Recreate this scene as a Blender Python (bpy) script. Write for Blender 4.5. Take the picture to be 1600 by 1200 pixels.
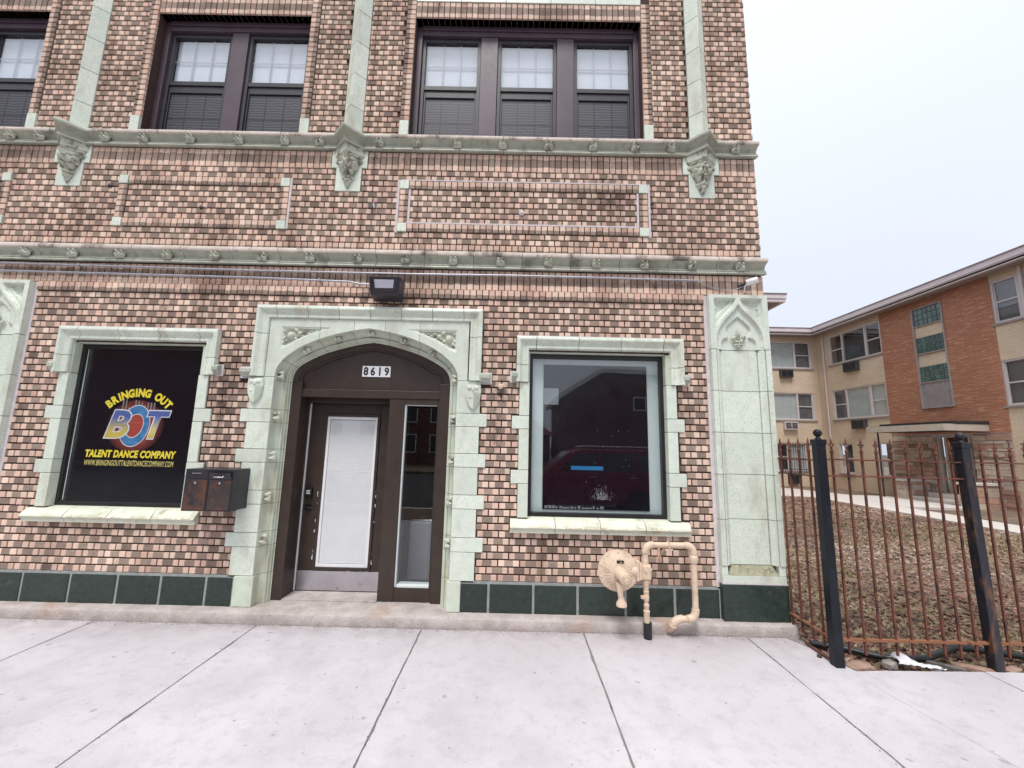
import bpy, bmesh, math, random
import numpy as np
from mathutils import Vector, Matrix
R = math.radians
random.seed(7); np.random.seed(7)
for o in list(bpy.data.objects): bpy.data.objects.remove(o)
scene = bpy.context.scene
col = scene.collection

# ------------------------------------------------------------------ camera
CAM = Vector((0.0, -4.15, 1.70))
pit, yaw, rol, FPX = 0.14716, -0.0046263, 0.02296, 633.96
cp, sp, cy, sy = math.cos(pit), math.sin(pit), math.cos(yaw), math.sin(yaw)
fw = Vector((sy*cp, cy*cp, sp)); ri = Vector((cy, -sy, 0)); up = ri.cross(fw)
ri2 = ri*math.cos(rol) + up*math.sin(rol); up2 = -ri*math.sin(rol) + up*math.cos(rol)
cd = bpy.data.cameras.new('camera'); cam = bpy.data.objects.new('camera', cd); col.objects.link(cam)
cd.sensor_width = 36; cd.sensor_fit = 'HORIZONTAL'; cd.lens = FPX/1600*36
cd.clip_start = 0.05; cd.clip_end = 1500
cam.matrix_world = Matrix(((ri2.x, up2.x, -fw.x, CAM.x), (ri2.y, up2.y, -fw.y, CAM.y), (ri2.z, up2.z, -fw.z, CAM.z), (0, 0, 0, 1)))
scene.camera = cam

# ------------------------------------------------------------------ sky (bright overcast) and soft sun
SUN_EL, SUN_AZ = R(62), R(197)          # high, behind the camera
w = bpy.data.worlds.new('World'); scene.world = w; w.use_nodes = True
nt = w.node_tree; nt.nodes.clear()
out = nt.nodes.new('ShaderNodeOutputWorld'); bg = nt.nodes.new('ShaderNodeBackground')
sky = nt.nodes.new('ShaderNodeTexSky'); sky.sky_type = 'NISHITA'; sky.sun_disc = False
sky.sun_elevation = SUN_EL; sky.sun_rotation = SUN_AZ; sky.air_density = 1.0; sky.dust_density = 4.0; sky.ozone_density = 1.0
tc = nt.nodes.new('ShaderNodeTexCoord'); sepw = nt.nodes.new('ShaderNodeSeparateXYZ')
nt.links.new(tc.outputs['Generated'], sepw.inputs[0])
ramp = nt.nodes.new('ShaderNodeValToRGB')          # even cloud deck, a little brighter overhead
ramp.color_ramp.elements[0].position = 0.0; ramp.color_ramp.elements[0].color = (0.64, 0.69, 0.81, 1)
ramp.color_ramp.elements[1].position = 1.0; ramp.color_ramp.elements[1].color = (0.92, 0.96, 1.0, 1)
nt.links.new(sepw.outputs['Z'], ramp.inputs['Fac'])
nz = nt.nodes.new('ShaderNodeTexNoise'); nz.inputs['Scale'].default_value = 1.1; nz.inputs['Detail'].default_value = 2
nt.links.new(tc.outputs['Generated'], nz.inputs['Vector'])
cl = nt.nodes.new('ShaderNodeMix'); cl.data_type = 'RGBA'; cl.blend_type = 'MULTIPLY'; cl.inputs[0].default_value = 0.24
nt.links.new(ramp.outputs['Color'], cl.inputs[6])
bw = nt.nodes.new('ShaderNodeRGBToBW'); nt.links.new(nz.outputs['Color'], bw.inputs['Color']); nt.links.new(bw.outputs['Val'], cl.inputs[7])
sc = nt.nodes.new('ShaderNodeMix'); sc.data_type = 'RGBA'; sc.blend_type = 'MIX'; sc.inputs[0].default_value = 0.90
mul = nt.nodes.new('ShaderNodeVectorMath'); mul.operation = 'SCALE'; mul.inputs['Scale'].default_value = 0.10
nt.links.new(sky.outputs['Color'], mul.inputs[0]); nt.links.new(mul.outputs[0], sc.inputs[6]); nt.links.new(cl.outputs[2], sc.inputs[7])
nt.links.new(sc.outputs[2], bg.inputs['Color']); bg.inputs['Strength'].default_value = 0.86
nt.links.new(bg.outputs[0], out.inputs['Surface'])
sl = bpy.data.lights.new('sun', 'SUN'); sl.energy = 1.5; sl.angle = R(20); sl.color = (1.0, 0.965, 0.92)
sun = bpy.data.objects.new('sun', sl); col.objects.link(sun)
sd = Vector((math.sin(SUN_AZ)*math.cos(SUN_EL), math.cos(SUN_AZ)*math.cos(SUN_EL), math.sin(SUN_EL)))
sun.rotation_euler = sd.to_track_quat('Z', 'Y').to_euler(); sun.location = sd*60
vs = scene.view_settings; vs.view_transform = 'Standard'; vs.look = 'None'; vs.gamma = 1; vs.use_curve_mapping = False
vs.exposure = 0.72
scene.render.engine = 'CYCLES'
scene.render.resolution_x = 1024; scene.render.resolution_y = 768
scene.cycles.transparent_max_bounces = 16

# ------------------------------------------------------------------ materials
M = {}
def node(nt, t, **kw):
    n = nt.nodes.new('ShaderNode'+t)
    for k, v in kw.items():
        if k in n.inputs: n.inputs[k].default_value = v
        else: setattr(n, k, v)
    return n
def ramp2(nt, fac, p0, c0, p1, c1):
    r = nt.nodes.new('ShaderNodeValToRGB'); e = r.color_ramp.elements
    e[0].position = p0; e[0].color = (*c0, 1); e[1].position = p1; e[1].color = (*c1, 1)
    nt.links.new(fac, r.inputs['Fac']); return r.outputs['Color']
def mixc(nt, fac, a, b, mode='MIX'):
    m = nt.nodes.new('ShaderNodeMix'); m.data_type = 'RGBA'; m.blend_type = mode
    for s, v in ((0, fac), (6, a), (7, b)):
        if isinstance(v, (int, float)): m.inputs[s].default_value = v if s == 0 else (v, v, v, 1)
        elif isinstance(v, tuple): m.inputs[s].default_value = (*v, 1)
        else: nt.links.new(v, m.inputs[s])
    return m.outputs[2]
def math_(nt, op, a, b=None, c=None):
    m = nt.nodes.new('ShaderNodeMath'); m.operation = op
    for i, v in enumerate((a, b, c)):
        if v is None: continue
        if isinstance(v, (int, float)): m.inputs[i].default_value = v
        else: nt.links.new(v, m.inputs[i])
    return m.outputs[0]
def noise(nt, vec, scale, detail=4, rough=0.55, stretch=None):
    if stretch:
        mp = nt.nodes.new('ShaderNodeMapping'); mp.inputs['Scale'].default_value = stretch
        nt.links.new(vec, mp.inputs['Vector']); vec = mp.outputs[0]
    n = nt.nodes.new('ShaderNodeTexNoise'); n.inputs['Scale'].default_value = scale
    n.inputs['Detail'].default_value = detail; n.inputs['Roughness'].default_value = rough
    nt.links.new(vec, n.inputs['Vector']); return n.outputs['Fac']
def newmat(name):
    m = bpy.data.materials.new(name); m.use_nodes = True
    nt = m.node_tree; nt.nodes.clear()
    o = nt.nodes.new('ShaderNodeOutputMaterial'); b = nt.nodes.new('ShaderNodeBsdfPrincipled')
    nt.links.new(b.outputs[0], o.inputs['Surface']); M[name] = m
    return m, nt, b
def bump(nt, b, h, strength=0.3, dist=0.01):
    n = nt.nodes.new('ShaderNodeBump'); n.inputs['Strength'].default_value = strength; n.inputs['Distance'].default_value = dist
    nt.links.new(h, n.inputs['Height']); nt.links.new(n.outputs[0], b.inputs['Normal'])
def surf(name, c1, c2, rough=0.6, metal=0.0, scale=6, stain=None, stain_p=(0.55, 0.7), stain_scale=2.0, stain_stretch=None, bstr=0.2, bscale=60, bdist=0.004, rnd=0.0, spec=0.5, speck=None, speck_p=(0.62, 0.68), speck_scale=90):
    """two-tone mottled surface with optional stains and specks, positioned in world space"""
    m, nt, b = newmat(name)
    g = nt.nodes.new('ShaderNodeNewGeometry'); P = g.outputs['Position']
    if rnd:
        oi = nt.nodes.new('ShaderNodeObjectInfo')
    c = ramp2(nt, noise(nt, P, scale, 5, 0.6), 0.3, c1, 0.7, c2)
    if rnd:
        k = math_(nt, 'MULTIPLY_ADD', oi.outputs['Random'], rnd, 1-rnd/2)
        hs = nt.nodes.new('ShaderNodeHueSaturation'); nt.links.new(c, hs.inputs['Color']); nt.links.new(k, hs.inputs['Value'])
        c = hs.outputs['Color']
    if speck:
        c = mixc(nt, ramp2(nt, noise(nt, P, speck_scale, 2, 0.5), speck_p[0], (0,0,0), speck_p[1], (1,1,1)), c, speck)
    if stain:
        f = ramp2(nt, noise(nt, P, stain_scale, 7, 0.65, stain_stretch), stain_p[0], (0,0,0), stain_p[1], (1,1,1))
        c = mixc(nt, f, c, stain)
    nt.links.new(c, b.inputs['Base Color'])
    b.inputs['Metallic'].default_value = metal; b.inputs['Specular IOR Level'].default_value = spec
    rr = math_(nt, 'MULTIPLY_ADD', noise(nt, P, scale*3, 3), 0.25, rough-0.12); nt.links.new(rr, b.inputs['Roughness'])
    if bstr: bump(nt, b, noise(nt, P, bscale, 5, 0.6), bstr, bdist)
    return m

surf('terracotta', (.64,.715,.62), (.77,.81,.71), rough=.38, scale=13, stain=(.47,.44,.34), stain_p=(.54,.78), stain_scale=3.4, stain_stretch=(1,1,.4), bstr=.22, bscale=55, rnd=.16, speck=(.46,.56,.45), speck_p=(.58,.68), speck_scale=85)
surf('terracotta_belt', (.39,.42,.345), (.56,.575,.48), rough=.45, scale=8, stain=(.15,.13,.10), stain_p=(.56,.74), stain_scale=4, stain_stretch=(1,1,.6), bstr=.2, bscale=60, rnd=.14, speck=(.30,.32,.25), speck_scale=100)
surf('terracotta_carved', (.46,.49,.40), (.64,.66,.55), rough=.6, scale=14, stain=(.19,.17,.13), stain_p=(.50,.62), stain_scale=13, bstr=.3, bscale=80)
surf('terracotta_reveal', (.56,.62,.50), (.66,.72,.61), rough=.45, scale=9, stain=(.44,.40,.27), stain_p=(.50,.75), stain_scale=3, stain_stretch=(1,1,.4), bstr=.12, bscale=70, rnd=.10)
surf('sill_stone', (.62,.66,.52), (.78,.78,.66), rough=.6, scale=11, stain=(.40,.33,.22), stain_p=(.58,.72), stain_scale=8, bstr=.4, bscale=50, bdist=.006, rnd=.08)
surf('belt_lip', (.56,.48,.41), (.72,.64,.58), rough=.7, scale=7, stain=(.13,.10,.085), stain_p=(.52,.66), stain_scale=3.2, stain_stretch=(1,1,.5), bstr=.4, bscale=60)
surf('broken_edge', (.46,.36,.25), (.58,.48,.36), rough=.9, scale=25, bstr=.6, bscale=90)
surf('tile_mortar', (.24,.26,.25), (.36,.37,.36), rough=.9, scale=22, bstr=.7, bscale=90)
surf('grout', (.20,.15,.125), (.30,.24,.20), rough=.9, scale=18, bstr=.4)
surf('mortar', (.050,.027,.023), (.085,.048,.040), rough=.95, scale=20, bstr=.6, bscale=180)
surf('weathered', (.30,.30,.20), (.46,.44,.31), rough=.8, scale=30, stain=(.18,.16,.10), stain_p=(.52,.68), stain_scale=20, bstr=.4, bscale=90)
surf('new_mortar', (.58,.53,.55), (.74,.69,.71), rough=.9, scale=16, bstr=.6, bscale=120)
surf('wood_brown', (.036,.023,.017), (.050,.033,.025), rough=.42, scale=7, stain=(.10,.075,.06), stain_p=(.66,.74), stain_scale=14, bstr=.05, bscale=90)
surf('trim_mauve', (.080,.052,.070), (.105,.072,.094), rough=.40, scale=6, bstr=.05, bscale=90)
surf('black_frame', (.012,.011,.012), (.022,.02,.021), rough=.35, scale=6, bstr=.05)
surf('dark_sash', (.030,.027,.034), (.045,.042,.05), rough=.4, scale=6, bstr=.05)
surf('white_paint', (.82,.82,.83), (.88,.88,.89), rough=.5, scale=6, bstr=.05)
surf('pale_grey', (.64,.70,.70), (.72,.77,.77), rough=.6, scale=6, bstr=.05)
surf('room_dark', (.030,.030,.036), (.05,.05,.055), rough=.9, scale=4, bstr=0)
surf('tile_green', (.012,.024,.019), (.024,.042,.034), rough=.30, scale=20, speck=(.075,.095,.08), speck_p=(.60,.70), speck_scale=140, stain=(.10,.11,.10), stain_p=(.62,.80), stain_scale=9, bstr=.25, bscale=120, rnd=.25)
surf('ledge_stone', (.36,.31,.29), (.55,.49,.47), rough=.85, scale=7, stain=(.40,.25,.17), stain_p=(.58,.76), stain_scale=2.2, stain_stretch=(1,1,2), bstr=.7, bscale=45, bdist=.008, speck=(.26,.22,.20), speck_p=(.64,.70), speck_scale=70)
surf('steel_plate', (.50,.48,.52), (.62,.60,.64), rough=.38, metal=.85, scale=5, stain=(.30,.27,.27), stain_p=(.62,.72), stain_scale=7, bstr=.1, bscale=30)
surf('galvanized', (.36,.36,.40), (.50,.50,.55), rough=.42, metal=.7, scale=18, bstr=.1)
surf('black_steel', (.020,.018,.026), (.035,.032,.042), rough=.38, scale=6, bstr=.1)
surf('mailbox_door', (.024,.020,.028), (.045,.036,.036), rough=.42, scale=9, stain=(.13,.055,.028), stain_p=(.42,.62), stain_scale=9, bstr=.15)
surf('mailbox_door_rust', (.030,.024,.028), (.068,.048,.038), rough=.5, scale=9, stain=(.18,.045,.020), stain_p=(.53,.62), stain_scale=7.5, bstr=.15)
surf('lamp_bronze', (.035,.032,.042), (.055,.05,.062), rough=.4, scale=6, bstr=.05)
surf('lamp_lens', (.42,.42,.50), (.52,.52,.60), rough=.12, scale=6, bstr=.05)
surf('gas_paint', (.66,.50,.37), (.76,.60,.46), rough=.5, scale=9, stain=(.40,.27,.18), stain_p=(.54,.74), stain_scale=11, bstr=.2, bscale=60, speck=(.30,.17,.10), speck_p=(.70,.74), speck_scale=60)
surf('rust', (.12,.038,.025), (.18,.062,.036), rough=.8, scale=22, stain=(.055,.022,.018), stain_p=(.50,.62), stain_scale=9, bstr=.5, bscale=90)
surf('rust_orange', (.30,.13,.06), (.22,.085,.042), rough=.8, scale=18, stain=(.12,.04,.02), stain_p=(.55,.65), stain_scale=12, bstr=.5, bscale=90)
surf('post_navy', (.010,.011,.017), (.018,.019,.027), rough=.35, scale=8, stain=(.085,.085,.095), stain_p=(.64,.80), stain_scale=7, bstr=.15, bscale=60, spec=.25)
surf('post_rusty', (.011,.012,.018), (.022,.022,.03), rough=.5, scale=8, stain=(.12,.055,.03), stain_p=(.50,.62), stain_scale=3.2, stain_stretch=(3,3,1), bstr=.3, bscale=60)
surf('hose_black', (.010,.012,.013), (.02,.022,.024), rough=.4, scale=9, bstr=.1)
surf('joint_fill', (.22,.185,.175), (.33,.29,.275), rough=.95, scale=30, stain=(.10,.08,.075), stain_p=(.56,.66), stain_scale=14, bstr=.6)
surf('soil', (.060,.043,.034), (.115,.085,.068), rough=.95, scale=16, stain=(.20,.17,.15), stain_p=(.60,.70), stain_scale=30, bstr=.9, bscale=60, bdist=.02)
surf('lawn', (.15,.108,.083), (.23,.17,.13), rough=.95, scale=5, stain=(.27,.235,.13), stain_p=(.52,.68), stain_scale=.7, bstr=.8, bscale=45, bdist=.02)
surf('path_concrete', (.60,.55,.52), (.70,.66,.63), rough=.9, scale=1.5, stain=(.48,.44,.42), stain_p=(.6,.8), stain_scale=2, bstr=.2)
surf('rubble_brick', (.30,.18,.135), (.40,.27,.21), rough=.9, scale=16, bstr=.6, bscale=60)
surf('rubble_stone', (.26,.22,.20), (.40,.35,.33), rough=.9, scale=16, bstr=.6, bscale=60)
surf('old_board', (.12,.105,.10), (.20,.175,.165), rough=.85, scale=14, bstr=.3)
surf('white_rag', (.70,.70,.74), (.82,.82,.85), rough=.8, scale=10, bstr=.2)
surf('asphalt', (.045,.045,.048), (.065,.064,.066), rough=.9, scale=30, bstr=.6, bscale=120)
surf('car_red', (.20,.010,.024), (.22,.013,.028), rough=.25, scale=3, bstr=0)
surf('car_white', (.72,.72,.73), (.78,.78,.79), rough=.3, scale=3, bstr=0)
surf('car_glass', (.006,.008,.010), (.010,.012,.014), rough=.1, scale=3, bstr=0, spec=.8)
surf('tyre', (.012,.012,.012), (.02,.02,.02), rough=.8, scale=20, bstr=.2)
surf('chrome', (.55,.55,.56), (.65,.65,.66), rough=.25, metal=1, scale=5, bstr=0)
surf('bark', (.07,.055,.045), (.12,.10,.085), rough=.9, scale=20, bstr=.8, bscale=40, bdist=.02)
surf('far_brick', (.15,.058,.042), (.21,.085,.06), rough=.9, scale=10, bstr=.3)
surf('roof_shingle', (.22,.075,.05), (.28,.10,.07), rough=.9, scale=14, bstr=.4)
surf('fascia', (.64,.56,.57), (.72,.64,.65), rough=.6, scale=4, stain=(.50,.42,.43), stain_p=(.58,.75), stain_scale=2, bstr=.1)
surf('fascia_edge', (.20,.15,.15), (.28,.21,.21), rough=.7, scale=4, bstr=.1)
surf('soffit', (.30,.25,.23), (.36,.30,.28), rough=.8, scale=3, bstr=.1)
surf('vinyl_white', (.60,.55,.55), (.68,.63,.63), rough=.5, scale=5, bstr=.05)
surf('grey_metal', (.34,.30,.30), (.42,.38,.37), rough=.6, scale=5, bstr=.1)
surf('canopy_cream', (.50,.44,.38), (.60,.53,.46), rough=.6, scale=5, stain=(.30,.25,.2), stain_p=(.6,.75), stain_scale=4, bstr=.1)
surf('tar', (.03,.03,.034), (.05,.05,.054), rough=.7, scale=7, bstr=.3)
surf('ac_dark', (.055,.052,.055), (.085,.08,.08), rough=.6, scale=8, bstr=.1)
surf('curtain', (.50,.53,.53), (.62,.65,.64), rough=.8, scale=3, bstr=0)
surf('curtain_grey', (.13,.125,.135), (.18,.175,.185), rough=.8, scale=3, bstr=0)
surf('interior_dim', (.055,.055,.062), (.085,.085,.09), rough=.8, scale=2, bstr=0)
surf('glass_block', (.055,.105,.095), (.12,.20,.185), rough=.15, scale=7, bstr=.4, bscale=30, spec=.7, rnd=.5)
surf('door_maroon', (.055,.022,.020), (.075,.03,.028), rough=.5, scale=5, bstr=.05)
surf('sign_black', (.0045,.0045,.009), (.007,.007,.013), rough=.16, scale=3, bstr=0)
surf('print_yellow', (.90,.72,.05), (.93,.76,.08), rough=.4, scale=6, bstr=0)
surf('print_cream', (.92,.80,.25), (.95,.84,.32), rough=.4, scale=6, bstr=0)
surf('print_white', (.78,.80,.82), (.84,.86,.88), rough=.4, scale=6, bstr=0)
surf('print_black', (.008,.008,.012), (.012,.012,.016), rough=.4, scale=6, bstr=0)
surf('print_grey', (.20,.19,.20), (.34,.32,.33), rough=.4, scale=40, bstr=0)
surf('print_blue', (.03,.13,.34), (.10,.30,.55), rough=.4, scale=12, bstr=0)
surf('tape_blue', (.01,.17,.40), (.02,.21,.46), rough=.6, scale=9, bstr=.1)
surf('keypad', (.008,.008,.009), (.012,.012,.013), rough=.3, scale=9, bstr=.05)
surf('case_silver', (.30,.30,.36), (.36,.36,.42), rough=.4, scale=5, bstr=.05)
surf('paper', (.20,.22,.24), (.26,.28,.30), rough=.8, scale=5, bstr=0)
surf('dust_white', (.45,.45,.48), (.60,.60,.62), rough=.9, scale=40, bstr=0)

def glass_mat(name, ior=1.7, tint=(1,1,1), rough=0.0):
    m = bpy.data.materials.new(name); m.use_nodes = True; nt = m.node_tree; nt.nodes.clear()
    o = nt.nodes.new('ShaderNodeOutputMaterial'); mx = nt.nodes.new('ShaderNodeMixShader')
    t = nt.nodes.new('ShaderNodeBsdfTransparent'); t.inputs[0].default_value = (*tint, 1)
    g = nt.nodes.new('ShaderNodeBsdfGlossy'); g.inputs['Roughness'].default_value = rough
    gi = nt.nodes.new('ShaderNodeNewGeometry'); dp = nt.nodes.new('ShaderNodeVectorMath'); dp.operation = 'DOT_PRODUCT'
    nt.links.new(gi.outputs['Incoming'], dp.inputs[0]); nt.links.new(gi.outputs['Normal'], dp.inputs[1])
    ic = math_(nt, 'SUBTRACT', 1.0, math_(nt, 'ABSOLUTE', dp.outputs['Value'])); r0 = ((ior-1)/(ior+1))**2
    fr = math_(nt, 'MULTIPLY_ADD', math_(nt, 'POWER', ic, 5.0), 1-r0, r0)           # Schlick reflectance, same from both sides
    n = nt.nodes.new('ShaderNodeNewGeometry')                    # old float glass: faint waviness
    nb = nt.nodes.new('ShaderNodeBump'); nb.inputs['Strength'].default_value = .06; nb.inputs['Distance'].default_value = .004
    nt.links.new(noise(nt, n.outputs['Position'], 2.5, 1), nb.inputs['Height']); nt.links.new(nb.outputs[0], g.inputs['Normal'])
    nt.links.new(fr, mx.inputs[0]); nt.links.new(t.outputs[0], mx.inputs[1]); nt.links.new(g.outputs[0], mx.inputs[2])
    nt.links.new(mx.outputs[0], o.inputs['Surface']); M[name] = m
glass_mat('glass_upper', 2.1, (.985,.99,.995)); glass_mat('glass', 1.68, (.97,.985,.985)); glass_mat('glass_thin', 1.5, (.985,.99,.99))

# facade brick: pale ends, brown wire-cut middle; u runs along each brick
m, nt, b = newmat('facade_brick')
uvn = nt.nodes.new('ShaderNodeUVMap'); uvn.uv_map = 'brick_uv'
su = nt.nodes.new('ShaderNodeSeparateXYZ'); nt.links.new(uvn.outputs[0], su.inputs[0])
at = nt.nodes.new('ShaderNodeAttribute'); at.attribute_name = 'rnd'
sr = nt.nodes.new('ShaderNodeSeparateXYZ'); nt.links.new(at.outputs['Vector'], sr.inputs[0])
geo = nt.nodes.new('ShaderNodeNewGeometry'); P = geo.outputs['Position']
e = math_(nt, 'MINIMUM', su.outputs['X'], math_(nt, 'SUBTRACT', 1.0, su.outputs['X']))
e = math_(nt, 'ADD', e, math_(nt, 'MULTIPLY_ADD', noise(nt, P, 38, 3), 0.07, -0.035))
thr = math_(nt, 'MULTIPLY_ADD', sr.outputs['Z'], 0.06, 0.235)
lm = math_(nt, 'SMOOTH_MIN', 1.0, math_(nt, 'MAXIMUM', 0.0, math_(nt, 'MULTIPLY_ADD', math_(nt, 'SUBTRACT', thr, e), 28.0, 0.5)), 0.05)
light = ramp2(nt, sr.outputs['X'], 0.0, (.71,.495,.385), 1.0, (.84,.65,.54))
dark = ramp2(nt, sr.outputs['Y'], 0.0, (.25,.185,.15), 1.0, (.48,.37,.30))
stri = noise(nt, P, 60, 3, .6, (5, 1, .5))
dark = mixc(nt, ramp2(nt, stri, .42, (0,0,0), .66, (.8,.8,.8)), dark, (.19,.135,.11))
light = mixc(nt, ramp2(nt, noise(nt, P, 70, 3, .6), .56, (0,0,0), .74, (.6,.6,.6)), light, (.56,.38,.29))
mm = math_(nt, 'LESS_THAN', sr.outputs['Y'], 0.05)                       # a few bricks fired evenly
lm2 = mixc(nt, mm, lm, mixc(nt, .5, lm, ramp2(nt, noise(nt, P, 14, 3), .35, (.15,.15,.15), .65, (.95,.95,.95))))
c = mixc(nt, lm2, dark, light)
soot = ramp2(nt, noise(nt, P, 1.3, 6, .62), .45, (1,1,1), .72, (.56,.52,.50))
c = mixc(nt, 1.0, c, soot, 'MULTIPLY')
runs = ramp2(nt, noise(nt, P, 1.0, 5, .65, (5, 5, .45)), .52, (1,1,1), .72, (.62,.57,.54))          # rain runs
c = mixc(nt, 1.0, c, runs, 'MULTIPLY')
vr = nt.nodes.new('ShaderNodeHueSaturation'); nt.links.new(c, vr.inputs['Color']); nt.links.new(math_(nt, 'MULTIPLY_ADD', sr.outputs['Z'], .30, .86), vr.inputs['Value']); nt.links.new(math_(nt, 'MULTIPLY_ADD', sr.outputs['X'], .014, .493), vr.inputs['Hue'])
c = vr.outputs['Color']
# rust and soot runs below fixings (x, z, half width, half height, strength)
ps = nt.nodes.new('ShaderNodeSeparateXYZ'); nt.links.new(P, ps.inputs[0])
acc = None
for (sx, sz, rx, rz, k) in ((-3.0,2.08,.07,.42,.75), (-.14,2.22,.09,.13,.8), (-.17,1.85,.05,.35,.45), (-1.62,4.82,.045,.13,.85), (-1.59,4.24,.10,.09,.6), (.98,4.40,.20,.15,.6), (.98,4.66,.14,.10,.55), (1.48,4.36,.035,.07,.8), (1.48,3.39,.035,.06,.7), (-2.0,3.19,.10,.06,.55), (-3.50,4.03,.03,.12,.6), (-4.556,4.45,.05,.06,.7), (-1.0,6.95,.05,.16,.6), (-1.9,4.39,.07,.035,.5)):
    dx = math_(nt, 'DIVIDE', math_(nt, 'SUBTRACT', ps.outputs['X'], sx), rx); dz = math_(nt, 'DIVIDE', math_(nt, 'SUBTRACT', ps.outputs['Z'], sz), rz)
    r2 = math_(nt, 'ADD', math_(nt, 'MULTIPLY', dx, dx), math_(nt, 'MULTIPLY', dz, dz))
    gk = math_(nt, 'MULTIPLY', math_(nt, 'EXPONENT', math_(nt, 'MULTIPLY', r2, -1.2)), k)
    acc = gk if acc is None else math_(nt, 'MAXIMUM', acc, gk)
acc = math_(nt, 'MULTIPLY', acc, math_(nt, 'MAXIMUM', 0.0, math_(nt, 'MULTIPLY_ADD', noise(nt, P, 24, 4), 3.6, -.95)))
c = mixc(nt, math_(nt, 'MINIMUM', acc, .9), c, (.055,.032,.024))
c = mixc(nt, ramp2(nt, noise(nt, P, 7, 5, .7), .70, (0,0,0), .78, (.30,.30,.30)), c, (.52,.46,.46))   # lime haze
nt.links.new(c, b.inputs['Base Color']); b.inputs['Roughness'].default_value = .85; b.inputs['Specular IOR Level'].default_value = .3
bump(nt, b, math_(nt, 'ADD', stri, noise(nt, P, 130, 3)), .5, .003)

# concrete sidewalk
m, nt, b = newmat('concrete')
geo = nt.nodes.new('ShaderNodeNewGeometry'); P = geo.outputs['Position']; oi = nt.nodes.new('ShaderNodeObjectInfo')
c = ramp2(nt, noise(nt, P, 1.6, 8, .62), .34, (.52,.49,.52), .66, (.66,.63,.66))
c = mixc(nt, ramp2(nt, noise(nt, P, 9, 6, .7), .50, (0,0,0), .76, (.8,.8,.8)), c, (.45,.41,.435))
c = mixc(nt, ramp2(nt, noise(nt, P, 120, 3, .6), .54, (0,0,0), .70, (.55,.55,.55)), c, (.74,.71,.74))
c = mixc(nt, ramp2(nt, noise(nt, P, 150, 2, .5), .62, (0,0,0), .70, (.55,.55,.55)), c, (.36,.33,.34))
c = mixc(nt, ramp2(nt, noise(nt, P, 30, 2, .5), .715, (0,0,0), .75, (.8,.8,.8)), c, (.26,.23,.23))
c = mixc(nt, ramp2(nt, noise(nt, P, 2.3, 7, .7, (1, 2.2, 1)), .58, (0,0,0), .76, (.45,.45,.45)), c, (.54,.46,.465))
c = mixc(nt, ramp2(nt, noise(nt, P, .8, 6, .6), .52, (0,0,0), .70, (.55,.55,.55)), c, (.44,.405,.42))
c = mixc(nt, ramp2(nt, noise(nt, P, 13, 0, .5), .805, (0,0,0), .825, (.5,.5,.5)), c, (.25,.23,.23))       # old gum
ps = nt.nodes.new('ShaderNodeSeparateXYZ'); nt.links.new(P, ps.inputs[0])
edge = math_(nt, 'MULTIPLY', math_(nt, 'EXPONENT', math_(nt, 'MULTIPLY', math_(nt, 'ABSOLUTE', math_(nt, 'ADD', ps.outputs['Y'], .11)), -5.0)), math_(nt, 'MULTIPLY_ADD', noise(nt, P, 5, 6, .7), 2.2, -.45))
c = mixc(nt, math_(nt, 'MAXIMUM', 0.0, math_(nt, 'MINIMUM', edge, .7)), c, (.30,.255,.255))                       # dirt washed against the ledge
hs = nt.nodes.new('ShaderNodeHueSaturation'); nt.links.new(c, hs.inputs['Color']); nt.links.new(math_(nt, 'MULTIPLY_ADD', oi.outputs['Random'], .07, .965), hs.inputs['Value'])
nt.links.new(hs.outputs['Color'], b.inputs['Base Color']); b.inputs['Roughness'].default_value = .88; b.inputs['Specular IOR Level'].default_value = .3
bump(nt, b, math_(nt, 'ADD', noise(nt, P, 45, 5, .7), math_(nt, 'MULTIPLY', noise(nt, P, 30, 2, .5, (6, .25, 1)), .8)), .35, .004)

# far masonry: brick texture in the plane of the wall (axis = the horizontal axis of that wall)
def masonry(name, axis, c1, c2, mortar, bw, bh, ms=.010, c3=None):
    m, nt, b = newmat(name)
    geo = nt.nodes.new('ShaderNodeNewGeometry'); P = geo.outputs['Position']
    s = nt.nodes.new('ShaderNodeSeparateXYZ'); nt.links.new(P, s.inputs[0])
    cb = nt.nodes.new('ShaderNodeCombineXYZ'); nt.links.new(s.outputs[axis], cb.inputs[0]); nt.links.new(s.outputs['Z'], cb.inputs[1])
    t = nt.nodes.new('ShaderNodeTexBrick'); nt.links.new(cb.outputs[0], t.inputs['Vector'])
    t.inputs['Scale'].default_value = 1; t.inputs['Brick Width'].default_value = bw; t.inputs['Row Height'].default_value = bh
    t.inputs['Mortar Size'].default_value = ms; t.inputs['Mortar Smooth'].default_value = .2; t.inputs['Bias'].default_value = -.1
    t.inputs['Color1'].default_value = (*c1, 1); t.inputs['Color2'].default_value = (*c2, 1); t.inputs['Mortar'].default_value = (*mortar, 1)
    c = t.outputs['Color']
    if c3: c = mixc(nt, ramp2(nt, noise(nt, cb.outputs[0], 1.0, 3, .6, (2.6, 22, 1)), .56, (0,0,0), .64, (.75,.75,.75)), c, c3)
    c = mixc(nt, 1.0, c, ramp2(nt, noise(nt, P, 1.2, 5), .3, (.86,.86,.86), .7, (1,1,1)), 'MULTIPLY')
    nt.links.new(c, b.inputs['Base Color']); b.inputs['Roughness'].default_value = .9
    bump(nt, b, math_(nt, 'SUBTRACT', 1.0, t.outputs['Fac']), .5, .01)
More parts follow.
